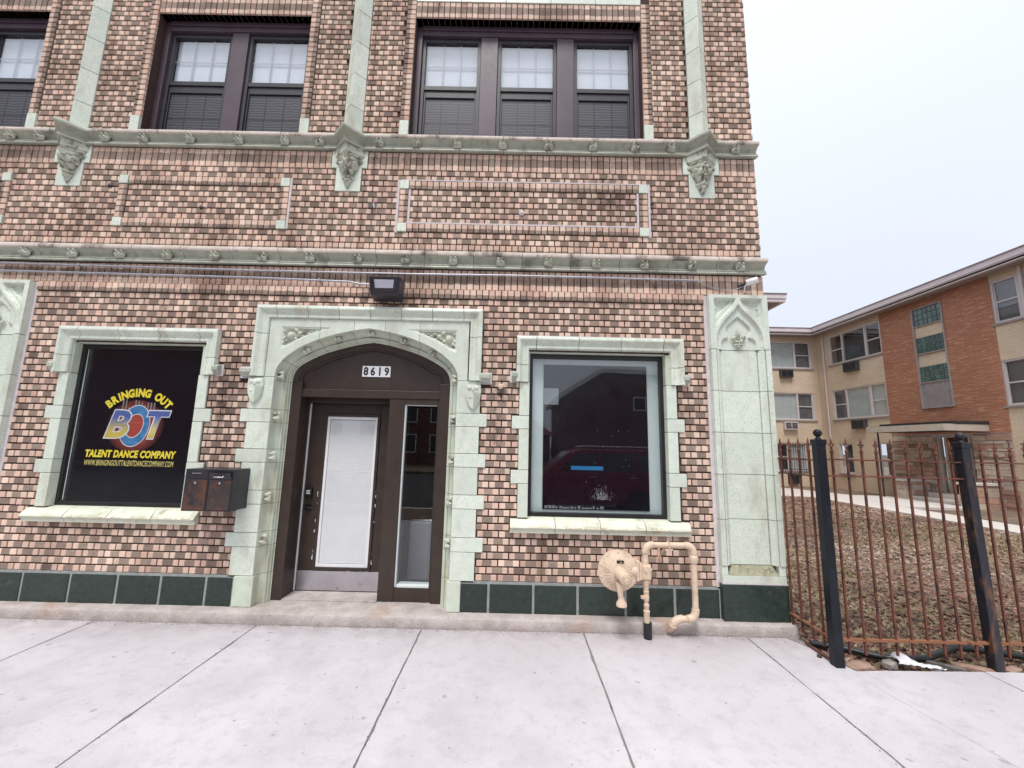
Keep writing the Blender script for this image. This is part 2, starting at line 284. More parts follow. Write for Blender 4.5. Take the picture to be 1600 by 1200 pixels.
for ax in 'XY':
    masonry('cream_brick_'+ax, ax, (.74,.59,.43), (.80,.65,.50), (.64,.53,.41), .205, .068)
    masonry('red_brick_'+ax, ax, (.46,.19,.11), (.56,.26,.16), (.33,.16,.11), .40, .052, .008, (.66,.43,.28))
    masonry('house_brick_'+ax, ax, (.15,.055,.04), (.20,.08,.055), (.22,.17,.15), .205, .068)
for nm, ca, cb in (('ashlar', (.46,.37,.30), (.60,.52,.44)), ('ashlar_pink', (.42,.25,.19), (.52,.34,.27)), ('ashlar_brown', (.27,.19,.14), (.36,.27,.21))): surf(nm, ca, cb, rough=.9, scale=5, bstr=.6, bscale=30, bdist=.01, rnd=.35)

# ------------------------------------------------------------------ mesh helpers
class MB:
    """collects shapes and builds them as ONE mesh object"""
    def __init__(s, xf=None): s.v = []; s.f = []; s.xf = xf
    def add(s, vs, fs):
        n = len(s.v)
        s.v += [s.xf(*p) for p in vs] if s.xf else [tuple(p) for p in vs]
        s.f += [tuple(i+n for i in f) for f in fs]; return s
    def box(s, x0, x1, y0, y1, z0, z1):
        return s.add([(x0,y0,z0),(x1,y0,z0),(x1,y1,z0),(x0,y1,z0),(x0,y0,z1),(x1,y0,z1),(x1,y1,z1),(x0,y1,z1)],
                     [(0,3,2,1),(4,5,6,7),(0,1,5,4),(1,2,6,5),(2,3,7,6),(3,0,4,7)])
    def hexa(s, p): return s.add(p, [(0,3,2,1),(4,5,6,7),(0,1,5,4),(1,2,6,5),(2,3,7,6),(3,0,4,7)])
    def prism(s, poly, y0, y1, ax='y'):
        n = len(poly); g = (lambda a, b, c: (a, c, b)) if ax == 'y' else ((lambda a, b, c: (c, a, b)) if ax == 'x' else (lambda a, b, c: (a, b, c)))
        vs = [g(a, b, y0) for a, b in poly] + [g(a, b, y1) for a, b in poly]
        fs = [tuple(range(n)), tuple(range(2*n-1, n-1, -1))] + [(i, i+n, (i+1) % n+n, (i+1) % n) for i in range(n)]
        return s.add(vs, fs)
    def tube(s, pts, r, n=10, cap=True):
        pts = [Vector(p) for p in pts]; m = len(pts); rr = r if isinstance(r, (list, tuple)) else [r]*m
        vs = []; prev = None
        for i, p in enumerate(pts):
            t = (pts[min(i+1, m-1)]-pts[max(i-1, 0)]).normalized()
            if prev is None:
                a = Vector((0,0,1)) if abs(t.z) < .9 else Vector((1,0,0)); u = t.cross(a).normalized()
            else:
                u = (prev - t*prev.dot(t)).normalized()
            prev = u; v = t.cross(u)
            vs += [tuple(p+(u*math.cos(2*math.pi*k/n)+v*math.sin(2*math.pi*k/n))*rr[i]) for k in range(n)]
        fs = [(i*n+k, i*n+(k+1) % n, (i+1)*n+(k+1) % n, (i+1)*n+k) for i in range(m-1) for k in range(n)]
        if cap: fs += [tuple(range(n-1, -1, -1)), tuple((m-1)*n+k for k in range(n))]
        return s.add(vs, fs)
    def lathe(s, prof, c, ax='z', n=24, cap=True):
        c = Vector(c); D = {'z': (Vector((1,0,0)), Vector((0,1,0)), Vector((0,0,1))), 'y': (Vector((1,0,0)), Vector((0,0,1)), Vector((0,-1,0))), 'x': (Vector((0,1,0)), Vector((0,0,1)), Vector((1,0,0)))}[ax] if isinstance(ax, str) else ax
        vs = [tuple(c+(D[0]*math.cos(2*math.pi*k/n)+D[1]*math.sin(2*math.pi*k/n))*r+D[2]*h) for r, h in prof for k in range(n)]
        m = len(prof)
        fs = [(i*n+k, i*n+(k+1) % n, (i+1)*n+(k+1) % n, (i+1)*n+k) for i in range(m-1) for k in range(n)]
        if cap: fs += [tuple(range(n-1, -1, -1)), tuple((m-1)*n+k for k in range(n))]
        return s.add(vs, fs)
    def sweep(s, path, prof, mp, closed=True):
        """profile (n = offset to the left of travel, w) along a mitred 2D path; mp(a, b, w) -> xyz"""
        pts = [Vector(p) for p in path]; m = len(pts); vs = []
        for i, p in enumerate(pts):
            d0 = (pts[i]-pts[i-1]).normalized() if i > 0 else None
            d1 = (pts[i+1]-pts[i]).normalized() if i < m-1 else None
            if d0 is None: d0 = d1
            if d1 is None: d1 = d0
            n0 = Vector((-d0.y, d0.x)); n1 = Vector((-d1.y, d1.x)); nn = (n0+n1)
            nn = nn.normalized() if nn.length > 1e-6 else n0
            k = 1/max(.3, nn.dot(n0))
            vs += [mp(p.x+nn.x*q*k, p.y+nn.y*q*k, wv) for q, wv in prof]
        n = len(prof); rng = n if closed else n-1
        fs = [(i*n+k, i*n+(k+1) % n, (i+1)*n+(k+1) % n, (i+1)*n+k) for i in range(m-1) for k in range(rng)]
        if closed: fs += [tuple(range(n-1, -1, -1)), tuple((m-1)*n+k for k in range(n))]
        return s.add(vs, fs)
    def grid(s, P):
        a, b = len(P), len(P[0]); vs = [tuple(q) for r in P for q in r]
        return s.add(vs, [(i*b+j, i*b+j+1, (i+1)*b+j+1, (i+1)*b+j) for i in range(a-1) for j in range(b-1)])
    def mesh(s, name):
        me = bpy.data.meshes.new(name); me.from_pydata(s.v, [], s.f)
        bm = bmesh.new(); bm.from_mesh(me); bmesh.ops.recalc_face_normals(bm, faces=bm.faces); bm.to_mesh(me); bm.free(); return me
    def build(s, name, mat, parent=None, smooth=False, bevel=0, seg=2):
        return obj(name, s.mesh(name), mat, parent, smooth, bevel, seg)
def obj(name, me, mat=None, parent=None, smooth=False, bevel=0, seg=2):
    o = bpy.data.objects.new(name, me); col.objects.link(o)
    if mat and not me.materials: me.materials.append(M[mat])
    if parent: o.parent = parent
    if smooth:
        for p in me.polygons: p.use_smooth = True
        if smooth == 'auto':
            try: me.set_sharp_from_angle(angle=R(40))
            except Exception: pass
    if bevel:
        b = o.modifiers.new('bevel', 'BEVEL'); b.width = bevel; b.segments = seg; b.limit_method = 'ANGLE'; b.angle_limit = R(40)
    return o
def tag(o, label, cat, group=None):
    o['label'] = label; o['category'] = cat
    if group: o['group'] = group
    return o
def thing(name, label, cat, loc=(0,0,0), group=None):
    o = bpy.data.objects.new(name, None); col.objects.link(o); o.location = loc; o.empty_display_size = .1
    return tag(o, label, cat, group)
def struct(o): o['kind'] = 'structure'; return o
def stuff(o): o['kind'] = 'stuff'; return o
def adopt(root):
    """children of an Empty keep their world coordinates"""
    for c in root.children: c.matrix_parent_inverse = Matrix.Translation(-root.location)
XZ = lambda a, b, w: (a, w, b)          # path in the wall plane, w = depth
XY = lambda a, b, w: (a, b, w)          # path in plan, w = height
def pip(X, Z, poly):
    """vectorised point in polygon"""
    ins = np.zeros(X.shape, bool); n = len(poly)
    for i in range(n):
        x0, z0 = poly[i]; x1, z1 = poly[(i+1) % n]
        c = (z0 > Z) != (z1 > Z)
        with np.errstate(divide='ignore', invalid='ignore'):
            ins ^= c & (X < (x1-x0)*(Z-z0)/(z1-z0 if z1 != z0 else 1e-9)+x0)
    return ins
def blur(h, n=1):
    for _ in range(n):
        p = np.pad(h, 1, mode='edge')
        h = (p[:-2,1:-1]+p[2:,1:-1]+p[1:-1,:-2]+p[1:-1,2:]+4*p[1:-1,1:-1])/8
    return h
def relief(name, X, Z, H, ybase, mat, parent, mask=None, xf=None):
    """carved relief: grids of x, z and height towards the viewer"""
    a, b = X.shape; Y = ybase - H
    vs = np.stack([X, Y, Z], -1).reshape(-1, 3)
    if xf is not None: vs = np.array([xf(*p) for p in vs])
    i, j = np.meshgrid(np.arange(a-1), np.arange(b-1), indexing='ij')
    q = np.stack([i*b+j, (i+1)*b+j, (i+1)*b+j+1, i*b+j+1], -1).reshape(-1, 4)
    if mask is not None:
        mk = mask.reshape(-1); q = q[mk[q].all(1)]
    me = bpy.data.meshes.new(name); me.from_pydata(vs.tolist(), [], q.tolist())
    bm = bmesh.new(); bm.from_mesh(me)
    bmesh.ops.delete(bm, geom=[v for v in bm.verts if not v.link_faces], context='VERTS')
    bmesh.ops.recalc_face_normals(bm, faces=bm.faces); bm.to_mesh(me); bm.free()
    return obj(name, me, mat, parent, True)
def blobs(X, Z, L):
    """union of half-ellipsoids (x, z, rx, rz, angle, height)"""
    H = np.zeros(X.shape)
    for (x, z, rx, rz, a, h) in L:
        ca, sa = math.cos(a), math.sin(a); u = ((X-x)*ca+(Z-z)*sa)/rx; v = (-(X-x)*sa+(Z-z)*ca)/rz
        H = np.maximum(H, h*np.sqrt(np.clip(1-u*u-v*v, 0, None)))
    return H
def rosette_mesh(name, s=.041, d=.042):
    """square four-leaved flower boss facing -Y"""
    n = 13; g = np.linspace(-1, 1, n); U, V = np.meshgrid(g, g, indexing='ij')
    r = np.sqrt(U*U+V*V); th = np.arctan2(V, U)
    H = .45 + .75*np.clip(np.sin(2*th)**2*np.sin(np.clip(r, 0, 1.1)*2.6), 0, 1) - .5*np.exp(-((r-.30)/.10)**2) + .95*np.exp(-(r/.18)**2)
    H = np.where((np.abs(U) > .97) | (np.abs(V) > .97), 0, H)
    me = bpy.data.meshes.new(name); vs = np.stack([U*s, -H*d, V*s], -1).reshape(-1, 3).tolist()
    me.from_pydata(vs, [], [(i*n+j, (i+1)*n+j, (i+1)*n+j+1, i*n+j+1) for i in range(n-1) for j in range(n-1)])
    for p in me.polygons: p.use_smooth = True
    me.materials.append(M['terracotta_carved']); return me

# ------------------------------------------------------------------ ground, sidewalk, path, road
gb = MB(); gb.add([(-300,-300,-.17),(300,-300,-.17),(300,300,-.17),(-300,300,-.17)], [(0,1,2,3)]); struct(gb.build('ground', 'soil'))
sw = MB(); sw.prism([(-12.5,-4.6),(14,-4.6),(14,-.64),(2.78,-.65),(2.74,-.45),(2.66,-.10),(-12.5,-.10)], -.15, -.012, 'z'); sidewalk = struct(sw.build('sidewalk', 'joint_fill'))
JX = [-12.0+.58, -9.86, -8.35, -6.84, -5.33, -3.82, -2.315, -.797, .69, 2.185, 3.775, 5.29, 6.80, 8.31, 9.82, 11.3]
for k in range(len(JX)-1):
    a, b_ = JX[k]+.006, JX[k+1]-.006
    for row, (y0, y1) in enumerate(((-3.05, -.128), (-4.6, -3.062))):
        if row == 0:
            if a < 2.19 and b_ < 2.2: poly = [(a,y0),(b_,y0),(b_,y1),(a,y1)]
            elif a < 2.3: poly = [(a,y0),(b_,y0),(b_,-.628),(3.2,-.642),(2.86,-.655),(2.74,-.665),(2.715,-.60),(2.69,-.46),(2.655,-.33),(2.60,-.23),(2.56,-.16),(2.545,y1),(a,y1)]
            else: poly = [(a,y0),(b_,y0),(b_,-.622),(a,-.626)]
        else: poly = [(a,y0),(b_,y0),(b_,y1),(a,y1)]
        pj = []; rj = random.Random(k*3+row)
        for q in range(len(poly)):
            (xa, ya), (xb, yb) = poly[q], poly[(q+1) % len(poly)]; nn = max(1, int(math.hypot(xb-xa, yb-ya)/.06)); wob = 0.0
            for t_ in range(nn):
                f_ = t_/nn; wob = .6*wob+rj.uniform(-.0022, .0022); wq = 0 if t_ == 0 else wob+(rj.uniform(.003,.008) if rj.random() < .05 else 0)
                nx_, ny_ = -(yb-ya), xb-xa; ln = math.hypot(nx_, ny_) or 1; pj.append((xa+(xb-xa)*f_+nx_/ln*wq, ya+(yb-ya)*f_+ny_/ln*wq))
        s_ = MB(); s_.prism(pj, -.10, 0, 'z'); s_.build('slab', 'concrete', sidewalk, bevel=.003)
# parkway, kerb and road behind the viewer (they only show in the glass)
pk = MB(); pk.box(-60, 60, -6.3, -4.61, -.16, -.015); struct(pk.build('parkway', 'lawn'))
kb = MB(); kb.box(-60, 60, -6.48, -6.302, -.165, -.005); struct(kb.build('curb', 'path_concrete', bevel=.02))
rd = MB(); rd.box(-120, 120, -19.5, -6.482, -.168, -.15); struct(rd.build('road', 'asphalt'))
vg = MB(); vg.box(-120, 120, -60, -19.51, -.166, -.02); struct(vg.build('verge', 'lawn'))

# lawn with a gently uneven surface
def lawn_z(x, y):
    return -.035 + .018*math.sin(x*1.3+y*.7)+.014*math.sin(x*.53-y*1.1+2) - .03*math.exp(-((y+.55)/.25)**2)
nx, ny = 120, 130
xs = [2.63+(48-2.63)*(i/(nx-1))**1.7 for i in range(nx)]; ysv = [-.66+(46+.66)*(j/(ny-1))**1.8 for j in range(ny)]
lw = MB(); lw.grid([[(x, y, lawn_z(x, y)+random.uniform(-.012, .012)) for y in ysv] for x in xs])
struct(lw.build('lawn', 'lawn', smooth=True))
cen = struct(bpy.data.objects.new('path', None)); col.objects.link(cen)
for k in range(12):
    y0 = 2.0 + k*1.22; s_ = MB(); s_.box(11.22, 12.40, y0+.004, y0+1.216, -.06, .02); s_.build('slab', 'path_concrete', cen, bevel=.005)
for k in range(2):
    s_ = MB(); s_.box(12.405+k*1.19, 13.59+k*1.19, 9.16, 12.3, -.06, .024); s_.build('slab', 'path_concrete', cen, bevel=.005)
s_ = MB(); s_.prism([(8.0,11.9),(11.215,11.3),(11.215,14.2),(8.0,14.6)], -.06, .022, 'z'); s_.build('slab', 'path_concrete', cen)
s_ = MB(); s_.prism([(12.405,12.31),(13.4,12.31),(12.6,14.5),(12.405,14.5)], -.06, .022, 'z'); s_.build('slab', 'path_concrete', cen)

# dead leaves and straw on the lawn
m, nt, b = newmat('leaf_litter')
at = nt.nodes.new('ShaderNodeAttribute'); at.attribute_name = 'rnd'
cr_ = nt.nodes.new('ShaderNodeValToRGB'); el = cr_.color_ramp.elements
el[0].position = 0.0; el[0].color = (.060,.036,.028,1); el[1].position = 1.0; el[1].color = (.48,.38,.30,1)
for p_, c_ in ((.28, (.17,.082,.058,1)), (.52, (.27,.150,.108,1)), (.76, (.38,.26,.185,1))): e_ = el.new(p_); e_.color = c_
sx_ = nt.nodes.new('ShaderNodeSeparateXYZ'); nt.links.new(at.outputs['Vector'], sx_.inputs[0]); nt.links.new(sx_.outputs['X'], cr_.inputs['Fac'])
nt.links.new(cr_.outputs['Color'], b.inputs['Base Color']); b.inputs['Roughness'].default_value = .85
surf('straw', (.42,.34,.21), (.56,.47,.32), rough=.9, scale=20, bstr=0, stain=(.20,.21,.08), stain_p=(.55,.62), stain_scale=1.2)
rng = random.Random(3)
V_ = []; F_ = []; A_ = []
for i in range(42000):
    d = rng.random()**1.9
    y = -.56 + d*13.5; x = 2.72 + rng.random()*min(9.0, 3.2+y*1.6+3)
    if 11.15 < x < 12.45: continue
    z = lawn_z(x, y)+rng.uniform(.0, .035); s_ = rng.uniform(.009, .030)*(1+.6*d); tone = min(1, max(0, rng.gauss(.50+.16*math.sin(x*.9+y*.45+1)+.16*math.sin(y*1.7-x*.6)+.10*math.sin(x*3.1+y*2.3), .20))); a = rng.uniform(0, 6.28); t1 = rng.uniform(-.8, .8); t2 = rng.uniform(-.6, .6)
    ca, sa = math.cos(a), math.sin(a); n0 = len(V_)
    for (u, v) in ((-1.2,-.2),(0,-.75),(1.25,.1),(.1,.7)):
        du, dv = u*s_, v*s_
        A_.append((tone, 0, 0)); V_.append((x+du*ca-dv*sa, y+du*sa+dv*ca, z+.5*t1*du+.8*t2*dv+abs(u)*.35*s_))
    F_.append((n0, n0+1, n0+2, n0+3))
me = bpy.data.meshes.new('leaf_litter'); me.from_pydata(V_, [], F_)
me.attributes.new('rnd', 'FLOAT_VECTOR', 'POINT').data.foreach_set('vector', np.array(A_, dtype=np.float32).ravel())
o = stuff(obj('leaf_litter', me, 'leaf_litter')); tag(o, 'brown dead leaves strewn over the fenced lawn', 'leaves')
V_ = []; F_ = []
for i in range(26000):
    d = rng.random()**1.7
    y = -.5 + d*12; x = 2.75 + rng.random()*min(9.0, 3.2+y*1.6+3)
    if 11.15 < x < 12.45: continue
    if math.sin(x*.9+y*.45+4.1)+.6*math.sin(y*1.3-x*.5)+rng.uniform(-.7, .7) < .25: continue
    z = lawn_z(x, y); a = rng.uniform(0, 6.28); l = rng.uniform(.04, .12); h = rng.uniform(.02, .06); ww = rng.uniform(.0015, .003)*(1+2*d)
    ca, sa = math.cos(a), math.sin(a); n0 = len(V_)
    V_ += [(x-sa*ww, y+ca*ww, z), (x+sa*ww, y-ca*ww, z), (x+ca*l*.6, y+sa*l*.6, z+h), (x+ca*l, y+sa*l, z+h*.7)]
    F_ += [(n0, n0+1, n0+2), (n0, n0+2, n0+3)]
me = bpy.data.meshes.new('dry_grass'); me.from_pydata(V_, [], F_)
o = stuff(obj('dry_grass', me, 'straw')); tag(o, 'dry straw coloured grass blades on the fenced lawn', 'grass')

# ------------------------------------------------------------------ the corner building
BX0, BX1, ZT = -8.3, 2.65, 7.9
bld = thing('corner_building', 'brown and cream checkered brick building with mint terracotta trim and arched door', 'building', (0, 0, 0))
CX = -1.53                                   # centre of the portal
OUT = [(0,2.872),(.10,2.858),(.20,2.838),(.29,2.818),(.37,2.797),(.46,2.769),(.54,2.738),(.62,2.703),(.69,2.668),(.77,2.616),(.84,2.558),(.885,2.512),(.915,2.468),(.937,2.424),(.948,2.385)]
INN = [(0,2.757),(.085,2.746),(.17,2.730),(.25,2.711),(.33,2.688),(.41,2.664),(.49,2.637),(.575,2.602),(.655,2.562),(.715,2.527),(.765,2.494),(.80,2.46),(.826,2.418),(.842,2.37),(.848,2.32)]
def arch_z(dx, P=OUT):
    dx = abs(dx)
    for (x0, z0), (x1, z1) in zip(P, P[1:]):
        if x0 <= dx <= x1: return z0+(z1-z0)*(dx-x0)/(x1-x0)
    return None
openings = [(.158,1.575,.975,2.668), (-4.62,-3.262,.975,2.668), (CX-.948,CX+.948,.10,2.90), (-1.265,1.415,5.02,6.72), (-4.345,-2.51,5.02,6.72), (-7.48,-5.64,5.02,6.72)]
# core wall (the recessed mortar face) with the openings cut through
xsC = sorted({BX0, BX1-.012} | {q for o_ in openings for q in o_[:2]}); zsC = sorted({.0, ZT} | {q for o_ in openings for q in o_[2:]})
cw = MB()
def is_open(x, z): return any(a < x < b_ and c_ < z < d_ for a, b_, c_, d_ in openings)
for x0, x1 in zip(xsC, xsC[1:]):
    for z0, z1 in zip(zsC, zsC[1:]):
        if not is_open((x0+x1)/2, (z0+z1)/2): cw.add([(x0,.016,z0),(x1,.016,z0),(x1,.016,z1),(x0,.016,z1)], [(0,1,2,3)])
for a, b_, c_, d_ in openings:
    for q in ([(a,c_),(a,d_)], [(b_,c_),(b_,d_)], [(a,c_),(b_,c_)], [(a,d_),(b_,d_)]):
        (xa, za), (xb, zb) = q; cw.add([(xa,.016,za),(xb,.016,zb),(xb,.34,zb),(xa,.34,za)], [(0,1,2,3)])
cw.add([(BX1-.012,.010,0),(BX1-.012,14,0),(BX1-.012,14,ZT),(BX1-.012,.010,ZT)], [(0,1,2,3)])
cw.add([(BX0,14,0),(BX1-.012,14,0),(BX1-.012,14,ZT),(BX0,14,ZT)], [(0,1,2,3)]); cw.add([(BX0,.01,0),(BX0,14,0),(BX0,14,ZT),(BX0,.01,ZT)], [(0,1,2,3)])
cw.add([(BX0,.01,ZT),(BX1-.012,.01,ZT),(BX1-.012,14,ZT),(BX0,14,ZT)], [(0,1,2,3)])
wall = cw.build('brick_wall', 'mortar', bld)

# --- bricks
CH = .0675
block = []                                   # (x0, x1, z0, z1) where no brick is laid
block += [(a, b_, c_, d_) for a, b_, c_, d_ in openings]
HW, QW = .098, .17                           # narrow and wide jamb widths of the window surrounds
WINS = [(.158, 1.575), (-4.62, -3.262)]
for a, b_ in WINS:
    block += [(a-HW, b_+HW+.012, .85, 2.66), (a-QW, b_+QW+.008, 1.855, 1.99), (a-QW, b_+QW+.008, 1.312, 1.447), (a-.136, b_+.172, 2.34, 2.815), (a-.18, b_+.225, 2.34, 2.455), (a-.17, b_+.185, .845, .985)]
block += [(-2.713, -.343, .10, 3.092), (-2.83, -.245, 2.295, 2.43)]
for z0 in (1.865, 1.46, 1.055, .65): block.append((-2.787, -.297, z0, z0+.135))
block += [(2.0, 2.70, .10, 3.321), (-5.80, -5.13, .10, 3.321)]
PAN = [(-1.315, 1.437), (-4.452, -2.545), (-7.6, -5.665)]
PZ0, PZ1, PI0, PI1 = 3.973, 4.5805, 4.0745, 4.4795
for a, b_ in PAN: block.append((a, b_, PZ0, PZ1))
for c_ in (2.04, -1.90, -5.03):
    block += [(c_-.205, c_+.205, 4.71, 4.94), (c_-.145, c_+.145, 4.437, 4.72), (c_-.11, c_+.11, 5.1, ZT)]
UPW = [(-1.265, 1.415), (-4.345, -2.51), (-7.48, -5.64)]
for a, b_ in UPW: block += [(a-.105, b_+.105, 5.112, ZT), (a, b_, 6.70, 6.93)]

B = dict(v=[], f=[], uv=[], r=[])
cand = []                                    # every brick: kind, x0, z0, w, h, y, depth, u0, u1, rot, rnd
def put(kind, x0, z0, w_, h_, y=0.0, dep=.05, u0=0.0, u1=1.0, rot=False):
    cand.append((kind, x0, z0, w_, h_, y+random.uniform(-.0018, .0018), dep, u0, u1, rot, (random.random(), random.random(), random.random()), random.uniform(-.006, .006)))
def geom(w_, h_, dep, u0, u1, rot, tilt):
    q = .0032; vs = [(q,0,q),(w_-q,0,q),(w_-q,0,h_-q),(q,0,h_-q),(0,q,0),(w_,q,0),(w_,q,h_),(0,q,h_),(0,dep,0),(w_,dep,0),(w_,dep,h_),(0,dep,h_)]
    vs = [(x, y+tilt*(x-w_/2)*.5, z) for x, y, z in vs]
    fs = [(0,1,2,3),(0,4,5,1),(1,5,6,2),(2,6,7,3),(3,7,4,0),(4,8,9,5),(5,9,10,6),(6,10,11,7),(7,11,8,4)]
    uv = [((u0+(u1-u0)*(z/h_ if rot else x/w_)), (x/w_ if rot else z/h_)) for x, y, z in vs]
    return vs, fs, uv
PITCH, JT = .2135, .0120
def free(z, lo, hi, extra=()):
    iv = [(lo, hi)]
    for a, b_, c_, d_ in list(block)+list(extra):
        if not (c_ < z < d_): continue
        nv = []
        for p, q in iv:
            if b_ <= p or a >= q: nv.append((p, q)); continue
            if a > p: nv.append((p, a))
            if b_ < q: nv.append((b_, q))
        iv = nv
    return iv
def course(z0, k, lo=BX0, hi=BX1, extra=()):
    off = 1.80 + (PITCH/2 if k % 2 else 0) + random.uniform(-.006, .006)
    iv = free(z0+CH/2, lo, hi, extra); n0 = math.floor((lo-off)/PITCH)
    for n in range(n0, n0+60):
        a = off+n*PITCH+JT/2; b_ = off+(n+1)*PITCH-JT/2
        for p, q in iv:
            x0, x1 = max(a, p+.004), min(b_, q-.004 if q < BX1 else q)
            if x1-x0 > .022:
                put('brick', x0, z0+.0070+random.uniform(-.0010,.0010), x1-x0, CH-.0140, 0, .05, (x0-a)/(b_-a), (x1-a)/(b_-a))
def upright(z0, h_, u0, u1, lo, hi, kind='soldier_brick', y=0.0, extra=()):
    iv = free(z0+h_/2, lo, hi, extra)
    for p, q in iv:
        n = max(1, round((q-p)/.0675)); st = (q-p)/n
        for i in range(n): put(kind, p+i*st+.0045, z0+.0045, st-.009, h_-.010, y, .06, u0, u1, True)
z = .383
for k in range(42): course(z+k*CH, k)
upright(3.218, .103, .46, 0.0, BX0, BX1, 'rowlock_brick', -.016)
upright(3.321, .2245, 0, 1, BX0, BX1)
upright(3.735, .103, .46, 0.0, BX0, BX1, 'rowlock_brick')
for k in range(13): course(3.838+k*CH, k+1)
upright(4.7165, .2155, 0, 1, BX0, BX1)
for k in range(42): course(5.112+k*CH, k)
for a, b_ in PAN:
    blk2 = [t_ for t_ in block]
    for k in range(6):
        zz = PI0+k*CH
        for xx in (a, b_-.100): put('brick', xx+.004, zz+.0055, .092, CH-.0115, -.010, .05, .0, .46) if xx == a else put('brick', xx+.004, zz+.0055, .092, CH-.0115, -.010, .05, .54, 1.0)
        off = a+.10+(PITCH/2 if k % 2 else 0)
        x = off-PITCH
        while x < b_-.1:
            x0, x1 = max(x+JT/2, a+.105), min(x+PITCH-JT/2, b_-.105)
            if x1-x0 > .022: put('brick', x0, zz+.0070, x1-x0, CH-.0140, 0, .05, (x0-x)/PITCH, (x1-x)/PITCH)
            x += PITCH
    for zz in (PZ0, PI1):
        n = round((b_-a-.2)/.0675); st = (b_-a-.2)/n
        for i in range(n): put('rowlock_brick', a+.1+i*st+.0045, zz+.0045, st-.009, .092, -.010, .06, *((.46, 0.0) if zz > 4.2 else (.54, 1.0)), True)
for a, b_ in UPW:                            # stacked half bricks lining the upper windows, soldier lintel
    for k in range(24):
        zz = 5.3275+k*CH
        if zz > ZT-.07: break
        put('brick', a-.102, zz+.0055, .100, CH-.0115, -.012, .14, .52, 1.0); put('brick', b_+.002, zz+.0055, .100, CH-.0115, -.012, .14, 0.0, .48)
    n = round((b_-a)/.0675); st = (b_-a)/n
    part_l = MB().box(a+.002, b_-.002, .004, .139, 6.724, 6.924).build('lintel_mortar', 'mortar', wall)
    for i in range(n): put('soldier_brick', a+i*st+.0045, 6.72, st-.009, .205, -.004, .14, 0, 1, True)
# the bricks that show largest become objects of their own
def score(t_):
    kind, x0, z0, w_, h_ = t_[:5]; p = Vector((x0+w_/2, 0, z0+h_/2))-CAM; d = p.dot(fw)
    px = 800+FPX*p.dot(ri2)/d; py = 600-FPX*p.dot(up2)/d
    if not (10 < px < 1590 and 5 < py < 1195): return -1
    return w_*h_/d**2
own = {}
for kind, lim in (('brick', 300), ('soldier_brick', 150), ('rowlock_brick', 100)):
    for t_ in sorted([t_ for t_ in cand if t_[0] == kind], key=score, reverse=True)[:lim]: own[id(t_)] = 1
cache = {}
def mesh_from(vs, fs, uvv, rr, name):
    me = bpy.data.meshes.new(name); me.from_pydata(vs, [], fs)
    ul = me.uv_layers.new(name='brick_uv'); idx = np.empty(len(me.loops), int); me.loops.foreach_get('vertex_index', idx)
    ul.data.foreach_set('uv', np.array(uvv, dtype=np.float32)[idx].ravel())
    a = me.attributes.new('rnd', 'FLOAT_VECTOR', 'POINT'); a.data.foreach_set('vector', np.array(rr, dtype=np.float32).ravel())
    me.materials.append(M['facade_brick']); return me
for t_ in cand:
    kind, x0, z0, w_, h_, y, dep, u0, u1, rot, rnd, tilt = t_
    if id(t_) in own:
        full = abs(w_-(PITCH-JT)) < 1e-4
        key = (kind, round(w_, 3), round(h_, 3), round(u0, 2), round(u1, 2), random.randrange(16 if full or kind != 'brick' else 2), dep)
        if key not in cache:
            vs, fs, uvv = geom(w_, h_, dep, u0, u1, rot, tilt); cache[key] = mesh_from(vs, fs, uvv, [rnd]*12, kind)
        o = bpy.data.objects.new(kind, cache[key]); col.objects.link(o); o.location = (x0, y, z0); o.parent = wall
    else:
        vs, fs, uvv = geom(w_, h_, dep, u0, u1, rot, tilt); n0 = len(B['v'])
        B['v'] += [(a+x0, b_+y, c_+z0) for a, b_, c_ in vs]; B['f'] += [tuple(i+n0 for i in f) for f in fs]; B['uv'] += uvv; B['r'] += [rnd]*12
o = bpy.data.objects.new('brickwork', mesh_from(B['v'], B['f'], B['uv'], B['r'], 'brickwork')); col.objects.link(o); o.parent = wall; stuff(o)

# --- small mortar repairs and terracotta insets in the brickwork
def part(name, mat, parent, *boxes, bevel=.003):
    b_ = MB()
    for q in boxes: b_.box(*q)
    return b_.build(name, mat, parent, bevel=bevel)
part('mortar_joint', 'new_mortar', bld, (1.996,2.032,.003,.06,.385,3.315), bevel=0)
part('mortar_joint', 'new_mortar', bld, (-5.165,-5.128,.003,.06,.385,3.315), bevel=0)
part('mortar_joint', 'tile_mortar', bld, (-8.2,-2.72,-.004,.06,.366,.3865), bevel=0); part('mortar_joint', 'tile_mortar', bld, (-.35,2.0,-.004,.06,.366,.3865), bevel=0)
part('mortar_joint', 'new_mortar', bld, (-1.341,-1.317,-.008,.03,3.96,4.588), (-1.216,-1.192,-.005,.03,4.075,4.48), bevel=0)
part('mortar_joint', 'new_mortar', bld, (1.439,1.461,-.008,.03,3.96,4.59), (1.314,1.336,-.005,.03,4.075,4.48), bevel=0)
part('mortar_joint', 'new_mortar', bld, (-1.22,1.33,-.012,.03,4.0685,4.084), (-1.3,1.43,-.010,.03,4.5812,4.593), bevel=0)
part('mortar_joint', 'new_mortar', bld, (-2.543,-2.522,-.006,.03,3.98,4.585), bevel=0)
for a, b_ in PAN:
    for xx in (a, b_-.1):
        for zz in (PZ0, PI1): part('corner_block', 'terracotta', wall, (xx+.001, xx+.099, -.017, .05, zz+.002, zz+.099))
